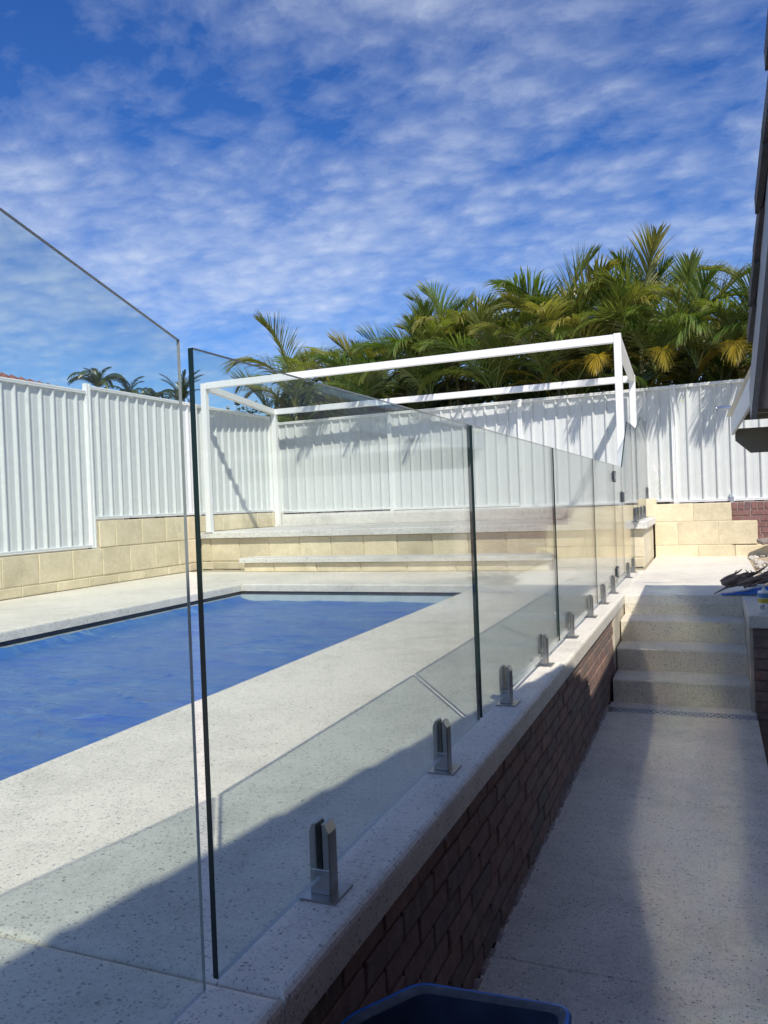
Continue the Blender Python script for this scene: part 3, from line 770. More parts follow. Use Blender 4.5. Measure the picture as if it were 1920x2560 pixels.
# ------------------------------------------------------------------ right limestone wall, brick wall, block
rw = thing('limestone_wall', 'stepped cream limestone block wall at the far end of the landing', 'wall', (-0.1, 12.5, 0))
def blk(parent, x0_, x1_, z0_, z1_, yf, mat=M_LIME, dep=0.25):
    kid(piece('block', chbox(round(x1_-x0_-0.005, 3), dep, round(z1_-z0_-0.005, 3), 0.008, mat, 0.002, int((x0_+5)*10) % 5), ((x0_+x1_)/2, yf+dep/2, (z0_+z1_)/2), None), parent)
for a, b, z0_, z1_ in ((-0.79, -0.25, 0.515, 0.783), (-0.25, 0.272, 0.515, 0.775), (-0.79, -0.47, 0.168, 0.513), (-0.47, 0.085, 0.168, 0.513), (0.085, 0.605, 0.168, 0.508), (-0.79, -0.2, -0.03, 0.165), (-0.2, 0.3, -0.03, 0.165), (0.3, 0.78, -0.05, 0.16)):
    blk(rw, a, b, z0_, z1_, 12.5)
kid(box_obj('wall_core', (-0.78, 12.506, -0.04), (0.26, 12.74, 0.765), M_MORT), rw)
ub = thing('limestone_block', 'single limestone block on the deck corner under the last glass clamp', 'block', (-0.88, 12.7, 0.6))
kid(box_obj('block', (-1.02, 12.47, 0.601), (-0.772, 12.93, 0.87), M_LIME, b=0.008), ub)
rb = thing('brick_wall', 'maroon brick wall with an upright top course below the back fence, right of the limestone', 'wall', (1.0, 12.78, 0))
kid(box_obj('mortar_bed', (-0.7, 12.772, -0.1), (2.2, 12.93, 0.775), M_BMORT2), rb)
x = 0.19
while x < 1.9:
    kid(piece('brick', chbox(0.077, 0.1, 0.103, 0.004, M_BRICK2, 0.001, random.randint(0, 3)), (x+0.04, 12.808, 0.719), None), rb); x += 0.0885
for r_ in range(7):
    zc_ = 0.617 - 0.0875*r_
    x = 0.03 + (0.125 if r_ % 2 else 0)
    while x < 1.85:
        kid(piece('brick', chbox(0.238, 0.1, 0.0765, 0.004, M_BRICK2, 0.001, random.randint(0, 3)), (x+0.125, 12.808, zc_), None), rb); x += 0.2505

# low wall at the right of the steps
lwb = thing('brick_wall', 'low brick wall end with speckled concrete cap at the right of the steps', 'wall', (0.8, 6.9, PZ))
kid(box_obj('mortar_bed', (0.262, 6.592, PZ-0.05), (2.4, 7.62, -0.095), M_BMORT), lwb)
kid(box_obj('rendered_side', (0.238, 6.60, PZ-0.05), (0.261, 7.82, -0.094), M_WALLR), lwb)
o = slab('cap', [0.233, 2.45], [6.55, 7.78], set(), -0.002, 0.092, M_DECK, 0.01, 2, kind=None); kid(o, lwb)
for r_ in range(8):
    zc_ = PZ + 0.004 + 0.0815*(r_+0.5)
    x = 0.262 - (0.12 if r_ % 2 else 0)
    while x < 1.6:
        p, q = max(x, 0.262), x+0.243
        kid(piece('brick', chbox(round(q-p-0.002, 3), 0.1, 0.0705, 0.004, M_BRICK, 0.001, random.randint(0, 3)), ((p+q)/2, 6.628+random.uniform(-.003, .003), zc_), None), lwb); x += 0.2545
# sand and rubble right of the landing
bm = bmesh.new()
nx, ny = 40, 60
gv = [[bm.verts.new((0.455+2.6*i/nx, 7.79+4.7*j/ny, -0.03 + 0.03*noise.noise((i*0.3, j*0.3, 0)) + 0.02*noise.noise((i*0.9, j*0.9, 4)) + (0.06*min(1, i/8.0)))) for j in range(ny+1)] for i in range(nx+1)]
for i in range(nx):
    for j in range(ny):
        f = bm.faces.new((gv[i][j], gv[i+1][j], gv[i+1][j+1], gv[i][j+1])); f.smooth = True
bm_obj('sand', bm, M_SAND, kind='structure')
bm = bmesh.new(); rr = random.Random(8)
for k in range(420):
    x = 0.50 + abs(rr.gauss(0, 0.5)); y = rr.uniform(7.9, 12.4) if k % 3 else rr.uniform(8.3, 9.3); s = rr.uniform(0.008, 0.04)*(1.7 if rr.random() < 0.1 else 1)
    r = bmesh.ops.create_icosphere(bm, subdivisions=1, radius=s)
    for v in r['verts']: v.co = Vector((v.co.x*rr.uniform(.7, 1.5), v.co.y*rr.uniform(.7, 1.4), v.co.z*rr.uniform(.4, .9))) + Vector((x, y, 0.0 + 0.05*min(1, (x-.45)/.5)))
bm_obj('rubble', bm, M_RUB, kind='stuff')
bp_ = thing('broken_paver', 'dark broken paver lying against the end of the stepped limestone wall', 'paver', (0.72, 12.3, 0.2))
o = box_obj('slab_piece', (-0.12, -0.1, 0), (0.12, 0.1, 0.05), M_BMORT, bp_, b=0.01); o.rotation_euler = (0.15, -0.12, 0.3)

# ------------------------------------------------------------------ pergola frame
pg = thing('pergola_frame', 'white powder coated pergola frame of four posts standing on the raised deck', 'pergola', (-4.2, 11.8, 0.6))
FL, FR, BL, BR = Vector((-7.365, 10.63)), Vector((-1.03, 10.50)), Vector((-7.53, 13.08)), Vector((-1.06, 12.80))
HP = 0.045
def post(c, z1):
    bm = bmesh.new(); add_box(bm, (c.x-HP, c.y-HP, 0.606), (c.x+HP, c.y+HP, z1)); bev(bm, bm.edges[:], 0.003)
    o = kid(bm_obj('post', bm, M_PERG), pg)
    b = box_obj('foot_plate', (c.x-0.075, c.y-0.065, 0.6005), (c.x+0.075, c.y+0.065, 0.607), M_PERG); b.parent = o
def beam(a, b, za, zb, h=0.1, w=0.04):
    a = Vector((a.x, a.y, 0)); b = Vector((b.x, b.y, 0)); d = (b-a).normalized(); n = Vector((-d.y, d.x, 0))
    p = a + d*(HP+0.001); q = b - d*(HP+0.001)
    bm = bmesh.new()
    vs_ = [bm.verts.new(pt + n*sgn*w + Vector((0, 0, zt+dz))) for pt, zt in ((p, za), (q, zb)) for sgn in (-1, 1) for dz in (-h, 0)]
    for qd in ((0, 1, 3, 2), (4, 6, 7, 5), (0, 4, 5, 1), (2, 3, 7, 6), (0, 2, 6, 4), (1, 5, 7, 3)): bm.faces.new([vs_[i] for i in qd])
    bmesh.ops.recalc_face_normals(bm, faces=bm.faces[:]); bev(bm, bm.edges[:], 0.003)
    kid(bm_obj('beam', bm, M_PERG), pg)
post(FL, 2.955); post(FR, 2.985); post(BL, 2.80); post(BR, 2.775)
beam(FL, FR, 2.965, 2.975); beam(BL, BR, 2.795, 2.77); beam(FL, BL, 2.95, 2.795); beam(FR, BR, 2.97, 2.77)

# thin cable by the back post
bm = bmesh.new()
pts = [(-7.43, 13.05, 0.92), (-7.40, 13.04, 0.80), (-7.42, 13.03, 0.68), (-7.50, 12.98, 0.612), (-7.3, 12.9, 0.608), (-7.05, 12.92, 0.607), (-6.85, 12.86, 0.607), (-7.0, 12.78, 0.607)]
tube(bm, pts, 0.006, 6)
tag(bm_obj('cable', bm, M_WIRE), 'thin white cable hanging by the back left pergola post', 'cable')

# ------------------------------------------------------------------ house at the right
hs = thing('house', 'neighbouring house end with dark tiled roof verge and lean-to at the right edge', 'house', (3.0, 0, PZ))
ZV = lambda y: 2.114 - 0.292*(y-2.37)
YR, YE = -3.6, 3.92
ANG = math.atan(0.292)
# roof plane with courses
bm = bmesh.new()
pitch = 0.31
y = YE
while y > YR:
    y1_ = max(y-pitch-0.04, YR)
    za, zb = ZV(y)+0.012, ZV(y1_)-0.012
    prism(bm, [(y, za-0.03), (y, za), (y1_, zb), (y1_, zb-0.03)], 0, 0.29, 7.5)
    y -= pitch
bmesh.ops.recalc_face_normals(bm, faces=bm.faces[:])
roof = kid(bm_obj('roof', bm, M_TILE), hs)
prb = bmesh.new(); prism(prb, [(YR, ZV(YR)), (YR, ZV(YR)-0.05), (-11, 1.6), (-11, 1.65)], 0, 0.2, 7.5); bmesh.ops.recalc_face_normals(prb, faces=prb.faces[:])
kid(bm_obj('roof', prb, M_TILE), hs)
# verge tiles, one by one
y = YE
vm = None
while y > YR:
    bm = bmesh.new()
    n_ = 7
    sec = [(0.0, -0.075), (0.0, -0.01), (0.018, 0.022), (0.06, 0.04), (0.10, 0.03), (0.125, 0.005), (0.125, -0.03), (0.02, -0.03), (0.02, -0.075)]
    if vm is None:
        L = pitch+0.05
        ra = [bm.verts.new((sx_, 0.0, sz_+0.016)) for sx_, sz_ in sec]; rb_ = [bm.verts.new((sx_+0.006, -L, sz_-0.004)) for sx_, sz_ in sec]
        for i in range(len(sec)): bm.faces.new((ra[i], ra[(i+1) % len(sec)], rb_[(i+1) % len(sec)], rb_[i]))
        bm.faces.new(ra[::-1]); bm.faces.new(rb_)
        bmesh.ops.recalc_face_normals(bm, faces=bm.faces[:])
        vm = bpy.data.meshes.new('verge_tile'); bm.to_mesh(vm); vm.materials.append(M_TILE)
    bm.free()
    o = piece('tile', vm, (0.172+random.uniform(-.004, .004), y+0.02, ZV(y+0.02)+0.003), None, (-ANG, 0, random.uniform(-.01, .01)))
    o.parent = roof
    y -= pitch
# barge board
bm = bmesh.new(); prism(bm, [(YR, ZV(YR)-0.06), (4.42, ZV(4.42)-0.06), (4.42, ZV(4.42)-0.15), (4.36, ZV(4.42)-0.225), (YR, ZV(YR)-0.235)], 0, 0.196, 0.222); bmesh.ops.recalc_face_normals(bm, faces=bm.faces[:])
kid(bm_obj('barge_board', bm, M_GREYP), hs)
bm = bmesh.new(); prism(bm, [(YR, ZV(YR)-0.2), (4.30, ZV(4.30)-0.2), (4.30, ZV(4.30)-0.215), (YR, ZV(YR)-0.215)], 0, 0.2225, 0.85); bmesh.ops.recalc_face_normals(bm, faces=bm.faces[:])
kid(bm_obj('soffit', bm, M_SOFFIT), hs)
bm = bmesh.new(); prism(bm, [(-10.5, PZ-0.1), (4.0, PZ-0.1), (4.0, ZV(4.0)-0.22), (YR, ZV(YR)-0.22), (-10.5, 1.5)], 0, 0.85, 1.0); bmesh.ops.recalc_face_normals(bm, faces=bm.faces[:])
kid(bm_obj('wall', bm, M_BRICK2), hs)
kid(box_obj('wall', (1.001, 3.85, PZ-0.1), (7.3, 4.0, 1.40), M_BRICK2), hs)
# lean-to patio roof
pt_ = thing('patio_roof', 'low lean-to patio roof with white fascia and chamfered taupe beam at the right edge', 'patio roof', (2.0, 5.9, PZ))
bm = bmesh.new(); prism(bm, [(0.2235, 4.36), (0.2455, 4.36), (0.200, 7.40), (0.178, 7.40)], 2, 1.414, 1.56); bmesh.ops.recalc_face_normals(bm, faces=bm.faces[:]); bev(bm, bm.edges[:], 0.003)
kid(bm_obj('fascia', bm, M_FASCIA), pt_)
bm = bmesh.new(); prism(bm, [(0.2025, 1.452), (0.2025, 1.355), (0.315, 1.248), (4.2, 1.248), (4.2, 1.452)], 1, 7.19, 7.235); bmesh.ops.recalc_face_normals(bm, faces=bm.faces[:])
kid(bm_obj('beam', bm, M_TAUPE), pt_)
for yb in (4.9, 5.5, 6.1, 6.62):
    kid(box_obj('batten', (0.248, yb, 1.475), (4.2, yb+0.045, 1.535), M_TAUPE), pt_)
bm = bmesh.new()
n_ = 150
prof = [(0.142+4.1*i/n_, 1.578+0.009*math.cos(i*2*PI/8)) for i in range(n_+1)]
va = [bm.verts.new((a+0.09*(1-(a-0.142)/4.1), 3.8, b)) for a, b in prof]; vb = [bm.verts.new((a, 7.43, b-0.01)) for a, b in prof]
for i in range(n_): f = bm.faces.new((va[i], va[i+1], vb[i+1], vb[i])); f.smooth = True
kid(bm_obj('roof_sheet', bm, M_OPAL), pt_)
kid(box_obj('post', (3.6, 7.10, 0.05), (3.69, 7.188, 1.46), M_TAUPE), pt_)
gp = thing('metal_pipe', 'short shiny galvanised pipe sticking out past the patio roof in front of the fence', 'pipe', (0.15, 7.6, 1.667))
bm = bmesh.new(); tube(bm, [(-0.085, 0, 0), (0.30, 0, 0.003)], 0.019, 12); bm_obj('pipe', bm, M_GALV, gp)
bm = bmesh.new(); tube(bm, [(-0.088, 0, 0), (-0.075, 0, 0)], 0.021, 12); bm_obj('end_collar', bm, M_GALV, gp)

# ------------------------------------------------------------------ neighbour's red roof
nh = thing('neighbour_house', 'house beyond the left fence showing only a strip of red tiled roof', 'house', (-20, 12, 0.3))
bm = bmesh.new()
# roof hip slope descending to the right in view
R1 = Vector((-19.0, 15.33, 5.12)); R2 = Vector((-17.2, 14.2, 4.35))
E2 = Vector((-15.6, 19.9, 3.95)); E3 = Vector((-23, 19.9, 3.95)); E4 = Vector((-23, 5.0, 3.9)); E5 = Vector((-14.5, 2, 3.4)); R0_ = Vector((-19.0, 3.0, 5.1))
vs_ = {k: bm.verts.new(v) for k, v in dict(R0=R0_, R1=R1, E1=E5, E2=E2, E3=E3, E4=E4).items()}
bm.faces.new((vs_['E1'], vs_['E2'], vs_['R1'], vs_['R0'])); bm.faces.new((vs_['E2'], vs_['E3'], vs_['R1'])); bm.faces.new((vs_['E3'], vs_['E4'], vs_['R0'], vs_['R1'])); bm.faces.new((vs_['E4'], vs_['E1'], vs_['R0']))
nroof = kid(bm_obj('roof', bm, M_REDTILE), nh)
hipd = (E2-R1)
for k in range(24):
    p = R1 + hipd*(k/24.0); q = R1 + hipd*((k+1.12)/24.0)
    bm = bmesh.new(); tube(bm, [p+Vector((0, 0, 0.07)), q+Vector((0, 0, 0.03))], [0.13, 0.10], 8)
    o = bm_obj('ridge_tile', bm, M_REDTILE); o.parent = nroof
kid(box_obj('wall', (-22.5, 3.0, 0.3), (-16.2, 19.0, 3.3), M_WALLR), nh)

# ------------------------------------------------------------------ palms
def frond_mesh(name, L, e0, bend, nl, ll, vee, lean, droop, width, mat, seed, nseg=3, ragged=0.1, fwd=0.75):
    rr = random.Random(seed)
    bm = bmesh.new(); uvl = bm.loops.layers.uv.new('UVMap')
    ns = 14
    P = [Vector((0, 0, 0))]; A = []
    for i in range(ns):
        t = i/ns
        a = e0 - bend*(t**1.35); A.append(a)
        P.append(P[-1] + Vector((math.cos(a), 0.05*lean*math.sin(t*3), math.sin(a)))*(L/ns))
    A.append(e0-bend)
    tube(bm, P, [0.016*(1-0.85*i/ns)+0.003 for i in range(ns+1)], 4, 0, False)
    for f in bm.faces:
        for lp in f.loops: lp[uvl].uv = (0.1, 0.5)
    def at(t):
        x = t*ns; i = min(int(x), ns-1); u = x-i
        p = P[i].lerp(P[i+1], u); a = A[i]*(1-u)+A[i+1]*u
        return p, a
    for k in range(nl):
        t = 0.16 + 0.83*k/(nl-1)
        p, a = at(t)
        T = Vector((math.cos(a), 0, math.sin(a))); Nn = Vector((-math.sin(a), 0, math.cos(a)))
        for s in (-1, 1):
            if rr.random() < ragged: continue
            tt = (t-0.16)/0.84
            l = ll*(0.45+0.55*math.sin(PI*(0.12+0.78*tt)))*rr.uniform(0.85, 1.12)*(1-0.45*max(0, tt-0.75)/0.25)
            f_ = fwd + 0.6*tt + rr.uniform(-.12, .12)
            v = vee + rr.uniform(-.15, .15)
            d = (T*math.sin(f_)*0.9 + Vector((0, s, 0))*math.cos(f_)*math.cos(v) + Nn*math.sin(v)*0.8).normalized()
            w = width*rr.uniform(0.8, 1.15)
            side = d.cross(Nn).normalized()
            side = (side*0.8 + Nn*0.35*s).normalized()
            q = p.copy(); dd = d.copy(); rows = []
            for j in range(nseg+1):
                u = j/nseg
                wj = w*(0.55 if j == 0 else (1.0 if u < 0.5 else 1.0-0.9*(u-0.5)/0.5))
                rows.append((q - side*wj/2, q + side*wj/2, u))
                dd = (dd + Vector((0, 0, -1))*droop*(0.5+u)*(1.0/nseg)).normalized()
                q = q + dd*(l/nseg)
            vr = [(bm.verts.new(x), bm.verts.new(y), u) for x, y, u in rows]
            for (a0, b0, u0), (a1, b1, u1) in zip(vr, vr[1:]):
                f = bm.faces.new((a0, b0, b1, a1))
                for lp, u in zip(f.loops, (u0, u0, u1, u1)): lp[uvl].uv = (u, 0.5)
    me = bpy.data.meshes.new(name); bm.to_mesh(me); bm.free(); me.materials.append(mat)
    for p in me.polygons: p.use_smooth = True
    return me
R = math.radians
UP = [frond_mesh('frond_up', 1.9, R(80), R(80), 56, 0.66, 0.55, 1, 0.7, 0.0245, M_LEAF, 1, 4),
      frond_mesh('frond_up', 2.0, R(72), R(100), 58, 0.70, 0.45, -1, 0.9, 0.0245, M_LEAF, 2, 4),
      frond_mesh('frond_up', 1.75, R(84), R(60), 54, 0.62, 0.6, 0.5, 0.5, 0.0245, M_LEAF, 3, 4),
      frond_mesh('frond_up', 1.9, R(76), R(125), 56, 0.66, 0.4, 1.5, 1.1, 0.0245, M_LEAF, 14, 4)]
MIDF = [frond_mesh('frond_mid', 1.85, R(62), R(100), 56, 0.66, 0.4, 1, 1.0, 0.0245, M_LEAF, 4, 4),
       frond_mesh('frond_mid', 1.95, R(55), R(110), 56, 0.68, 0.35, -1, 1.3, 0.0245, M_LEAF, 5, 4),
       frond_mesh('frond_mid', 1.75, R(68), R(125), 54, 0.62, 0.3, 1, 1.5, 0.0245, M_LEAF, 6, 4)]
LOWF = [frond_mesh('frond_low', 1.6, R(40), R(110), 40, 0.58, 0.2, 1, 1.6, 0.024, M_LEAF, 7, 4, ragged=0.2),
       frond_mesh('frond_low', 1.55, R(28), R(105), 40, 0.56, 0.1, -1, 1.8, 0.024, M_LEAF, 8, 4, ragged=0.2)]
YELF = [frond_mesh('frond_yellow', 1.45, R(52), R(125), 40, 0.52, 0.35, 1, 1.2, 0.024, M_LEAFY, 9, 4),
       frond_mesh('frond_yellow', 1.4, R(62), R(120), 40, 0.50, 0.3, -1, 1.1, 0.024, M_LEAFY, 10, 4)]
DRYF = [frond_mesh('frond_dry', 1.35, R(40), R(130), 34, 0.42, -0.2, 1, 2.2, 0.018, M_LEAFB, 12, ragged=0.3),
       frond_mesh('frond_dry', 1.25, R(60), R(150), 34, 0.40, 0.1, -1, 2.0, 0.018, M_LEAFB, 13, ragged=0.3)]
def palm(x, y, ztop, nst, label, seed, spread=0.45, group='cane palms crowding behind the back fence', face=None, dens=1.0):
    rr = random.Random(seed)
    T = thing('cane_palm', label, 'palm', (x, y, 0.45), group)
    for s in range(nst):
        a = rr.uniform(0, 2*PI); r = spread*rr.uniform(0.3, 1.0)
        top = Vector((r*math.cos(a), r*math.sin(a)*0.8, 0))
        zt = ztop - 1.5 - (0 if s == 0 else rr.uniform(0.25, 1.1)) - 0.45
        if s == 0: top *= 0.3
        zt = max(zt, 1.6)
        bm = bmesh.new()
        pts = [(top.x*u*u*1.0+0.06*math.cos(a)*(1-u), top.y*u*u+0.06*math.sin(a)*(1-u), zt*u) for u in (0, .2, .4, .6, .8, 1)]
        tube(bm, pts, [0.05, 0.045, 0.042, 0.04, 0.045, 0.028], 7)
        bm_obj('cane', bm, M_CANE, T)
        tip = Vector(pts[-1])
        n = int((10 if s == 0 else 9)*dens)
        a0 = rr.uniform(0, 2*PI)
        for k in range(n):
            u = k/max(1, n-1)
            q = rr.random()
            if u < 0.36: me = rr.choice(UP)
            elif u < 0.75: me = rr.choice(MIDF if q > 0.15 else YELF)
            else: me = rr.choice(LOWF if q > 0.5 else (YELF if q > 0.3 else DRYF))
            az = a0 + k*2.4 + rr.uniform(-.3, .3)
            if math.sin(az) < -0.25 and u > 0.3: me = rr.choice(UP)
            if math.sin(az) < -0.25 and zt+0.45 < 2.9: continue
            sc = rr.uniform(0.85, 1.12)*(0.95 if s else 1.0)
            o = bpy.data.objects.new('frond', me); C.objects.link(o); o.parent = T
            o.location = tip + Vector((0, 0, -0.22*u))
            o.rotation_euler = (rr.uniform(-.15, .15), rr.uniform(-.1, .1), az); o.scale = (sc, sc, sc)
    return T
PAL = [(-8.5, 14.9, 4.0, 2), (-7.7, 14.6, 4.72, 3), (-7.0, 14.9, 4.4, 3), (-6.2, 14.5, 4.55, 3), (-5.6, 14.9, 4.42, 2), (-5.0, 14.5, 4.62, 3),
       (-4.3, 14.7, 5.1, 3), (-3.6, 14.6, 4.75, 3), (-2.95, 14.8, 4.6, 3), (-2.25, 14.5, 5.3, 4), (-1.65, 14.9, 5.1, 3), (-1.02, 14.6, 5.45, 4), (-0.4, 14.8, 4.75, 3), (0.1, 14.5, 4.75, 3), (0.75, 14.8, 4.5, 3), (1.5, 14.6, 4.6, 3)]
LABP = ['first cane palm from the left, low and loose beyond the fence corner',
        'second cane palm from the left, its pale green fronds fanning up above the white beam',
        'third cane palm from the left, partly behind the pale green fan of fronds',
        'fourth cane palm from the left, with a thin upright frond',
        'fifth cane palm from the left, lower than its two neighbours',
        'sixth cane palm from the left, with brown tipped fronds above the beam',
        'seventh cane palm from the left, tall feathery crown over the mid beam',
        'eighth cane palm from the left, right beside the tall feathery one',
        'ninth cane palm from the left, dipping lower before the tallest clump',
        'tenth cane palm from the left, left half of the tallest clump',
        'eleventh cane palm from the left, tucked inside the tallest clump',
        'twelfth cane palm from the left, tallest crown above the right pergola post',
        'thirteenth cane palm from the left, just right of the tallest crown',
        'fourteenth cane palm from the left, yellowing crown above the fence post',
        'fifteenth cane palm from the left, beside the house roof edge',
        'last cane palm on the right, mostly hidden behind the house roof edge']
for i, (x, y, z, ns_) in enumerate(PAL): palm(x*0.985, y-(0.45 if x < -3.2 else 0.85), z-(0.2 if x < -3.2 else 0.5), ns_, LABP[i], 100+i)
# young low palms leaning over the fence top
LOWP = [(-5.9, 14.05, 3.35), (-4.6, 14.0, 3.5), (-3.4, 13.95, 3.4), (-2.5, 13.9, 3.55), (-1.6, 13.85, 3.6), (-0.75, 13.85, 3.6), (-0.15, 13.8, 3.6), (0.4, 13.75, 3.55), (0.95, 13.75, 3.5)]
for i, (x, y, z) in enumerate(LOWP):
    words = ['first', 'second', 'third', 'fourth', 'fifth', 'sixth', 'seventh', 'eighth', 'ninth'][i]
    T = thing('cane_palm', words + ' young palm from the left with fronds arching over the top of the back fence', 'palm', (x, 13.505-0.068*(x+7.68)+0.3, 0.45), 'young palms arching over the back fence')
    rr = random.Random(300+i)
    bm = bmesh.new(); tube(bm, [(0, 0, 0), (0.03, -0.02, 1.0), (0.02, -0.04, z-1.6)], [0.06, 0.05, 0.04], 7); bm_obj('cane', bm, M_CANE, T)
    for k in range(9):
        me = rr.choice((UP[1], UP[3], UP[0], MIDF[2]) if k % 4 else (YELF[0], UP[2]))
        o = bpy.data.objects.new('frond', me); C.objects.link(o); o.parent = T
        o.location = (0.02, -0.04, z-1.2); o.rotation_euler = (rr.uniform(-.15, .15), rr.uniform(-.1, .1), -PI/2 + (k-4)*0.42 + rr.uniform(-.2, .2)); s = rr.uniform(.75, 1.0); o.scale = (s, s, s)
# dark undergrowth behind the palms
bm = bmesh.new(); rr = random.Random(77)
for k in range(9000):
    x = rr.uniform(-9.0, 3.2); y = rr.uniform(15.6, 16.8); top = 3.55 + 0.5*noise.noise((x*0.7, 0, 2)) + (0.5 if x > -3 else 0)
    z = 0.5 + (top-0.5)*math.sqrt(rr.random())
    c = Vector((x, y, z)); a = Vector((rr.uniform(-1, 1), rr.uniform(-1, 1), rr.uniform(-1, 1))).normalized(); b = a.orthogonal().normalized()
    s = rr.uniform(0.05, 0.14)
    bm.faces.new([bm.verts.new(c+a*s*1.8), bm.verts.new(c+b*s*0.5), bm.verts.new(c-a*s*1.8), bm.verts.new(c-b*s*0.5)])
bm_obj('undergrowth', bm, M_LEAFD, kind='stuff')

# sprigs at the fence corner
sp = thing('shrub', 'small leafy shrub sprigs poking above the left fence near its far corner', 'shrub', (-8.75, 14.1, 0.3))
rr = random.Random(4)
for k in range(9):
    bm = bmesh.new()
    x = rr.uniform(-0.6, 0.45); y = rr.uniform(-0.3, 0.3); h = rr.uniform(2.45, 2.95)
    pts = [(x, y, 0), (x+0.03, y, h*0.5), (x+rr.uniform(-.08, .08), y+rr.uniform(-.08, .08), h)]
    tube(bm, pts, [0.012, 0.009, 0.004], 5)
    bm_obj('stem', bm, M_TRUNK, sp)
    bm = bmesh.new()
    for j in range(46):
        u = rr.uniform(0.6, 1.0); p = Vector(pts[1]).lerp(Vector(pts[2]), (u-0.5)*2)
        a = Vector((rr.uniform(-1, 1), rr.uniform(-1, 1), rr.uniform(-.2, 1))).normalized(); b = a.orthogonal().normalized(); s = rr.uniform(0.035, 0.06)
        m_ = p+a*s
        bm.faces.new([bm.verts.new(p), bm.verts.new(m_+b*s*0.45), bm.verts.new(p+a*s*2), bm.verts.new(m_-b*s*0.45)])
    bm_obj('foliage', bm, M_LEAFD, sp, kind='stuff')

# far palms beyond the left fence
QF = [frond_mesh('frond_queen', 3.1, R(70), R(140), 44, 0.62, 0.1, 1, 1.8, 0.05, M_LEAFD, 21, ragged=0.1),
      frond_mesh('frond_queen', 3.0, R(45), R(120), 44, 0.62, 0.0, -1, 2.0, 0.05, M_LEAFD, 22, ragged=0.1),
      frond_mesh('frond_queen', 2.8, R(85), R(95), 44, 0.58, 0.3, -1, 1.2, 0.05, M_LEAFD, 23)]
DF = [frond_mesh('frond_date', 2.2, R(75), R(60), 46, 0.36, 0.5, 1, 0.3, 0.024, M_LEAFD, 31, ragged=0.0),
      frond_mesh('frond_date', 2.2, R(50), R(110), 56, 0.36, 0.4, -1, 0.5, 0.024, M_LEAFD, 32, ragged=0.0)]
def far_palm(name, x, y, ztop, n, meshes, label, seed, sc=1.0, tr=0.14, gr='distant palms beyond the left fence'):
    rr = random.Random(seed)
    T = thing(name, label, 'palm', (x, y, 0.3), gr)
    bm = bmesh.new(); tube(bm, [(0, 0, 0), (0.1, 0, ztop*0.5), (0.05, 0, ztop)], [tr*1.2, tr, tr*0.9], 9); bm_obj('trunk', bm, M_TRUNK, T)
    for k in range(n):
        o = bpy.data.objects.new('frond', rr.choice(meshes)); C.objects.link(o); o.parent = T
        o.location = (0.05, 0, ztop); s = sc*rr.uniform(0.85, 1.1); o.scale = (s, s, s); o.rotation_euler = (0, 0, k*2.4+rr.uniform(-.3, .3))
far_palm('queen_palm', -19.7, 22.0, 4.95, 13, QF, 'distant drooping palm with the tallest windblown crown beyond the left fence', 5, 0.46)
far_palm('queen_palm', -18.6, 22.3, 4.6, 13, QF, 'distant drooping palm just right of the tallest one, lower crown', 6, 0.38)
far_palm('queen_palm', -17.75, 22.6, 4.45, 11, QF, 'distant drooping palm low over the fence, left of the spiky one', 8, 0.36)
far_palm('date_palm', -15.85, 21.5, 4.15, 28, DF, 'distant spiky grey green palm seen beside the glass panel edges', 7, 0.55, 0.25)

# ------------------------------------------------------------------ small things
# blue tub
bn = thing('plastic_tub', 'open blue plastic tub with dusty rim on the path in the foreground shade', 'tub', (-0.475, 1.55, PZ))
TUB = [(-0.681, 1.762), (-0.795, 1.585), (-0.795, 1.30), (-0.30, 1.30), (-0.322, 1.784)]
TCX, TCY = -0.54, 1.545
TUB = [(x-TCX, y-TCY) for x, y in TUB]
def tub_ring(inset, r, n=6):
    pts = []
    for x, y in TUB:
        d = math.hypot(x, y); k = 1-inset*1.35/d
        pts.append(Vector((x*k, y*k)))
    out = []
    for i in range(len(pts)):
        p, a, b = pts[i], pts[i-1], pts[(i+1) % len(pts)]
        u = p+(a-p).normalized()*r; v = p+(b-p).normalized()*r
        for k in range(n+1):
            t_ = k/n; q = u*(1-t_)**2 + p*2*t_*(1-t_) + v*t_*t_; out.append((q.x, q.y))
    return out
def lathe_rings(bm, rings, mis, smooth=True):
    rv = [[bm.verts.new((x, y, z)) for x, y in tub_ring(ins, r)] for ins, r, z in rings]
    n = len(rv[0])
    for (a, b), mi in zip(zip(rv, rv[1:]), mis):
        for k in range(n): f = bm.faces.new((a[k], a[(k+1) % n], b[(k+1) % n], b[k])); f.material_index = mi; f.smooth = smooth
    bmesh.ops.recalc_face_normals(bm, faces=bm.faces[:])
    return rv
H = 0.547
bn.location = (TCX, TCY, PZ)
bm = bmesh.new()
rv = lathe_rings(bm, [(0.06, 0.045, 0.002), (0.022, 0.032, H-0.03), (0.016, 0.032, H-0.03)], [0, 0]); bm.faces.new(rv[0][::-1])
bm_obj('shell', bm, M_BIN, bn)
bm = bmesh.new()
lathe_rings(bm, [(0.016, 0.032, H-0.034), (0.0, 0.035, H-0.030), (-0.001, 0.036, H-0.008), (0.003, 0.035, H), (0.010, 0.033, H+0.001), (0.020, 0.03, H-0.001), (0.026, 0.028, H-0.008)], [0, 0, 0, 0, 1, 1])
bm_obj('rim', bm, [M_BIN, M_BINR], bn)
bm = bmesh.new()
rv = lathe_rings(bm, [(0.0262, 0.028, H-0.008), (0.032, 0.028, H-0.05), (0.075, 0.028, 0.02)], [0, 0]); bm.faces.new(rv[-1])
bm_obj('lining', bm, M_BINI, bn)

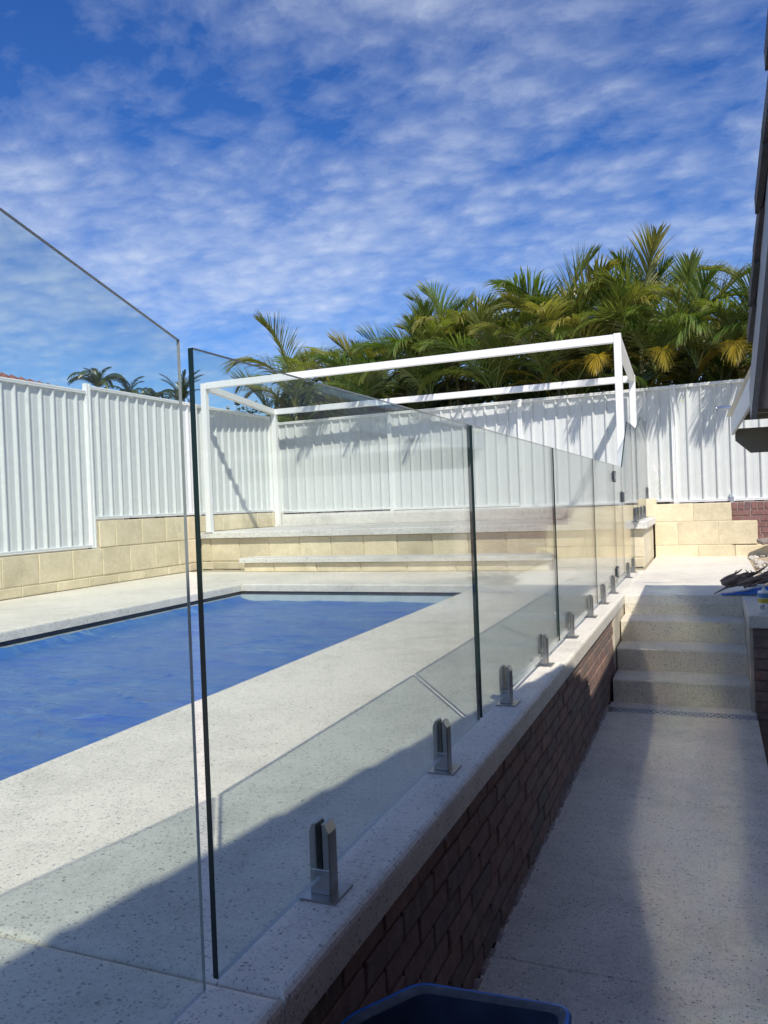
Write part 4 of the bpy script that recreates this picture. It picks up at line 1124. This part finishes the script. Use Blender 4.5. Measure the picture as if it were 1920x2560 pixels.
# pump bottle on the low wall
pb = thing('pump_bottle', 'white pump bottle with blue and yellow label bands on the low wall cap', 'bottle', (0.352, 6.73, -0.001))
def lathe(bm, prof, n=20, mi=0):
    rv = [[bm.verts.new((r*math.cos(2*PI*k/n), r*math.sin(2*PI*k/n), z)) for k in range(n)] for r, z in prof]
    for a, b in zip(rv, rv[1:]):
        for k in range(n): f = bm.faces.new((a[k], a[(k+1) % n], b[(k+1) % n], b[k])); f.smooth = True; f.material_index = mi
    return rv
bm = bmesh.new(); rv = lathe(bm, [(0.036, 0.0), (0.040, 0.005), (0.043, 0.105), (0.043, 0.158), (0.040, 0.166), (0.014, 0.172)]); bm.faces.new(rv[0][::-1]); bm.faces.new(rv[-1])
bm_obj('bottle_body', bm, M_WHITEP, pb)
for z0_, z1_, mm in ((0.078, 0.112, M_YEL), (0.116, 0.152, M_LBLUE)):
    bm = bmesh.new(); lathe(bm, [(0.0436, z0_), (0.0438, z1_)]); bm_obj('label_band', bm, mm, pb)
bm = bmesh.new(); rv = lathe(bm, [(0.013, 0.17), (0.013, 0.185), (0.006, 0.187), (0.006, 0.208), (0.014, 0.209), (0.014, 0.219)], 12); bm.faces.new(rv[-1])
add_box(bm, (-0.045, -0.006, 0.210), (0.0, 0.006, 0.218))
bm_obj('pump', bm, M_WHITEP, pb)
bm = bmesh.new()
for k, (a0, a1, z0_, z1_) in enumerate(((-2.35, -2.28, 0.03, 0.058), (-2.22, -2.05, 0.052, 0.058), (-2.2, -2.02, 0.04, 0.045), (-2.18, -2.06, 0.03, 0.034), (-1.92, -1.84, 0.028, 0.062), (-1.84, -1.72, 0.052, 0.062), (-1.70, -1.62, 0.028, 0.062))):
    r = 0.0425
    bm.faces.new([bm.verts.new((r*math.cos(a), r*math.sin(a), z)) for a, z in ((a0, z0_), (a1, z0_), (a1, z1_), (a0, z1_))])
bm_obj('printed_marks', bm, M_INK, pb)

# blue sheet with dry branches
tp = thing('plastic_sheet', 'folded blue plastic sheet under the dry branches at the top of the steps', 'sheet', (0.27, 7.98, 0.0))
bm = bmesh.new(); nx, ny = 24, 14
def tz(u, v): return 0.008 + 0.05*u*(1-v)*1.0 + 0.045*(u**1.5) + 0.012*noise.noise((u*6, v*5, 2))*u
gv = [[bm.verts.new((-0.215+0.46*u+0.02*noise.noise((v*4, 1, 0)), -0.17 + 0.4*v*(0.25+0.75*u), tz(u, v))) for v in [j/ny for j in range(ny+1)]] for u in [i/nx for i in range(nx+1)]]
for i in range(nx):
    for j in range(ny): f = bm.faces.new((gv[i][j], gv[i+1][j], gv[i+1][j+1], gv[i][j+1])); f.smooth = True
# front hanging fold
fv = [bm.verts.new(gv[i][0].co + Vector((0.01, -0.008, -tz(i/nx, 0)*0.85))) for i in range(nx+1)]
for i in range(nx): f = bm.faces.new((fv[i], fv[i+1], gv[i+1][0], gv[i][0])); f.smooth = True
bm_obj('sheet_surface', bm, M_TARP, tp)
bm = bmesh.new(); tube(bm, [gv[i][0].co + Vector((0, -0.002, 0.006)) for i in range(2, nx)] if False else [(-0.12+0.27*k/10, -0.165+0.01*math.sin(k), 0.022+0.075*(k/10)**1.2) for k in range(11)], 0.009, 6)
bm_obj('folded_hem', bm, M_TARPW, tp)
br = thing('dry_branches', 'heap of dry brown branches on the blue sheet at the top of the steps', 'branches', (0.27, 7.98, 0.05))
rr = random.Random(21)
bm_list = []
for k in range(22):
    x0_ = rr.uniform(-0.16, 0.10); y0_ = rr.uniform(-0.08, 0.1); z0_ = 0.0 + rr.uniform(0.0, 0.03)
    ln = rr.uniform(0.16, 0.34); ang = rr.uniform(-0.35, 0.5)
    up = rr.uniform(0.02, 0.14)
    pts = []
    for j in range(6):
        u = j/5
        pts.append((x0_+ln*u*math.cos(ang*0.5)-0.05, y0_+ln*u*math.sin(ang)*0.6, z0_+0.02+up*u+0.012*math.sin(u*5+k) + 0.03*u*(1-u)))
    bm = bmesh.new(); tube(bm, pts, [0.019*rr.uniform(.7, 1.3), 0.018, 0.016, 0.013, 0.009, 0.005], 6)
    for q in range(1):
        j = rr.randint(2, 4); p = Vector(pts[j])
        tube(bm, [p, p+Vector((rr.uniform(-.04, .03), rr.uniform(-.02, .02), rr.uniform(.015, .045)))], [0.006, 0.003], 5)
    bm_obj('branch', bm, M_WOOD, br)
bm = bmesh.new(); tube(bm, [(-0.27, -0.10, -0.045), (-0.16, -0.06, 0.01), (-0.05, -0.02, 0.035)], [0.004, 0.012, 0.016], 6); bm_obj('branch', bm, M_WOOD, br)
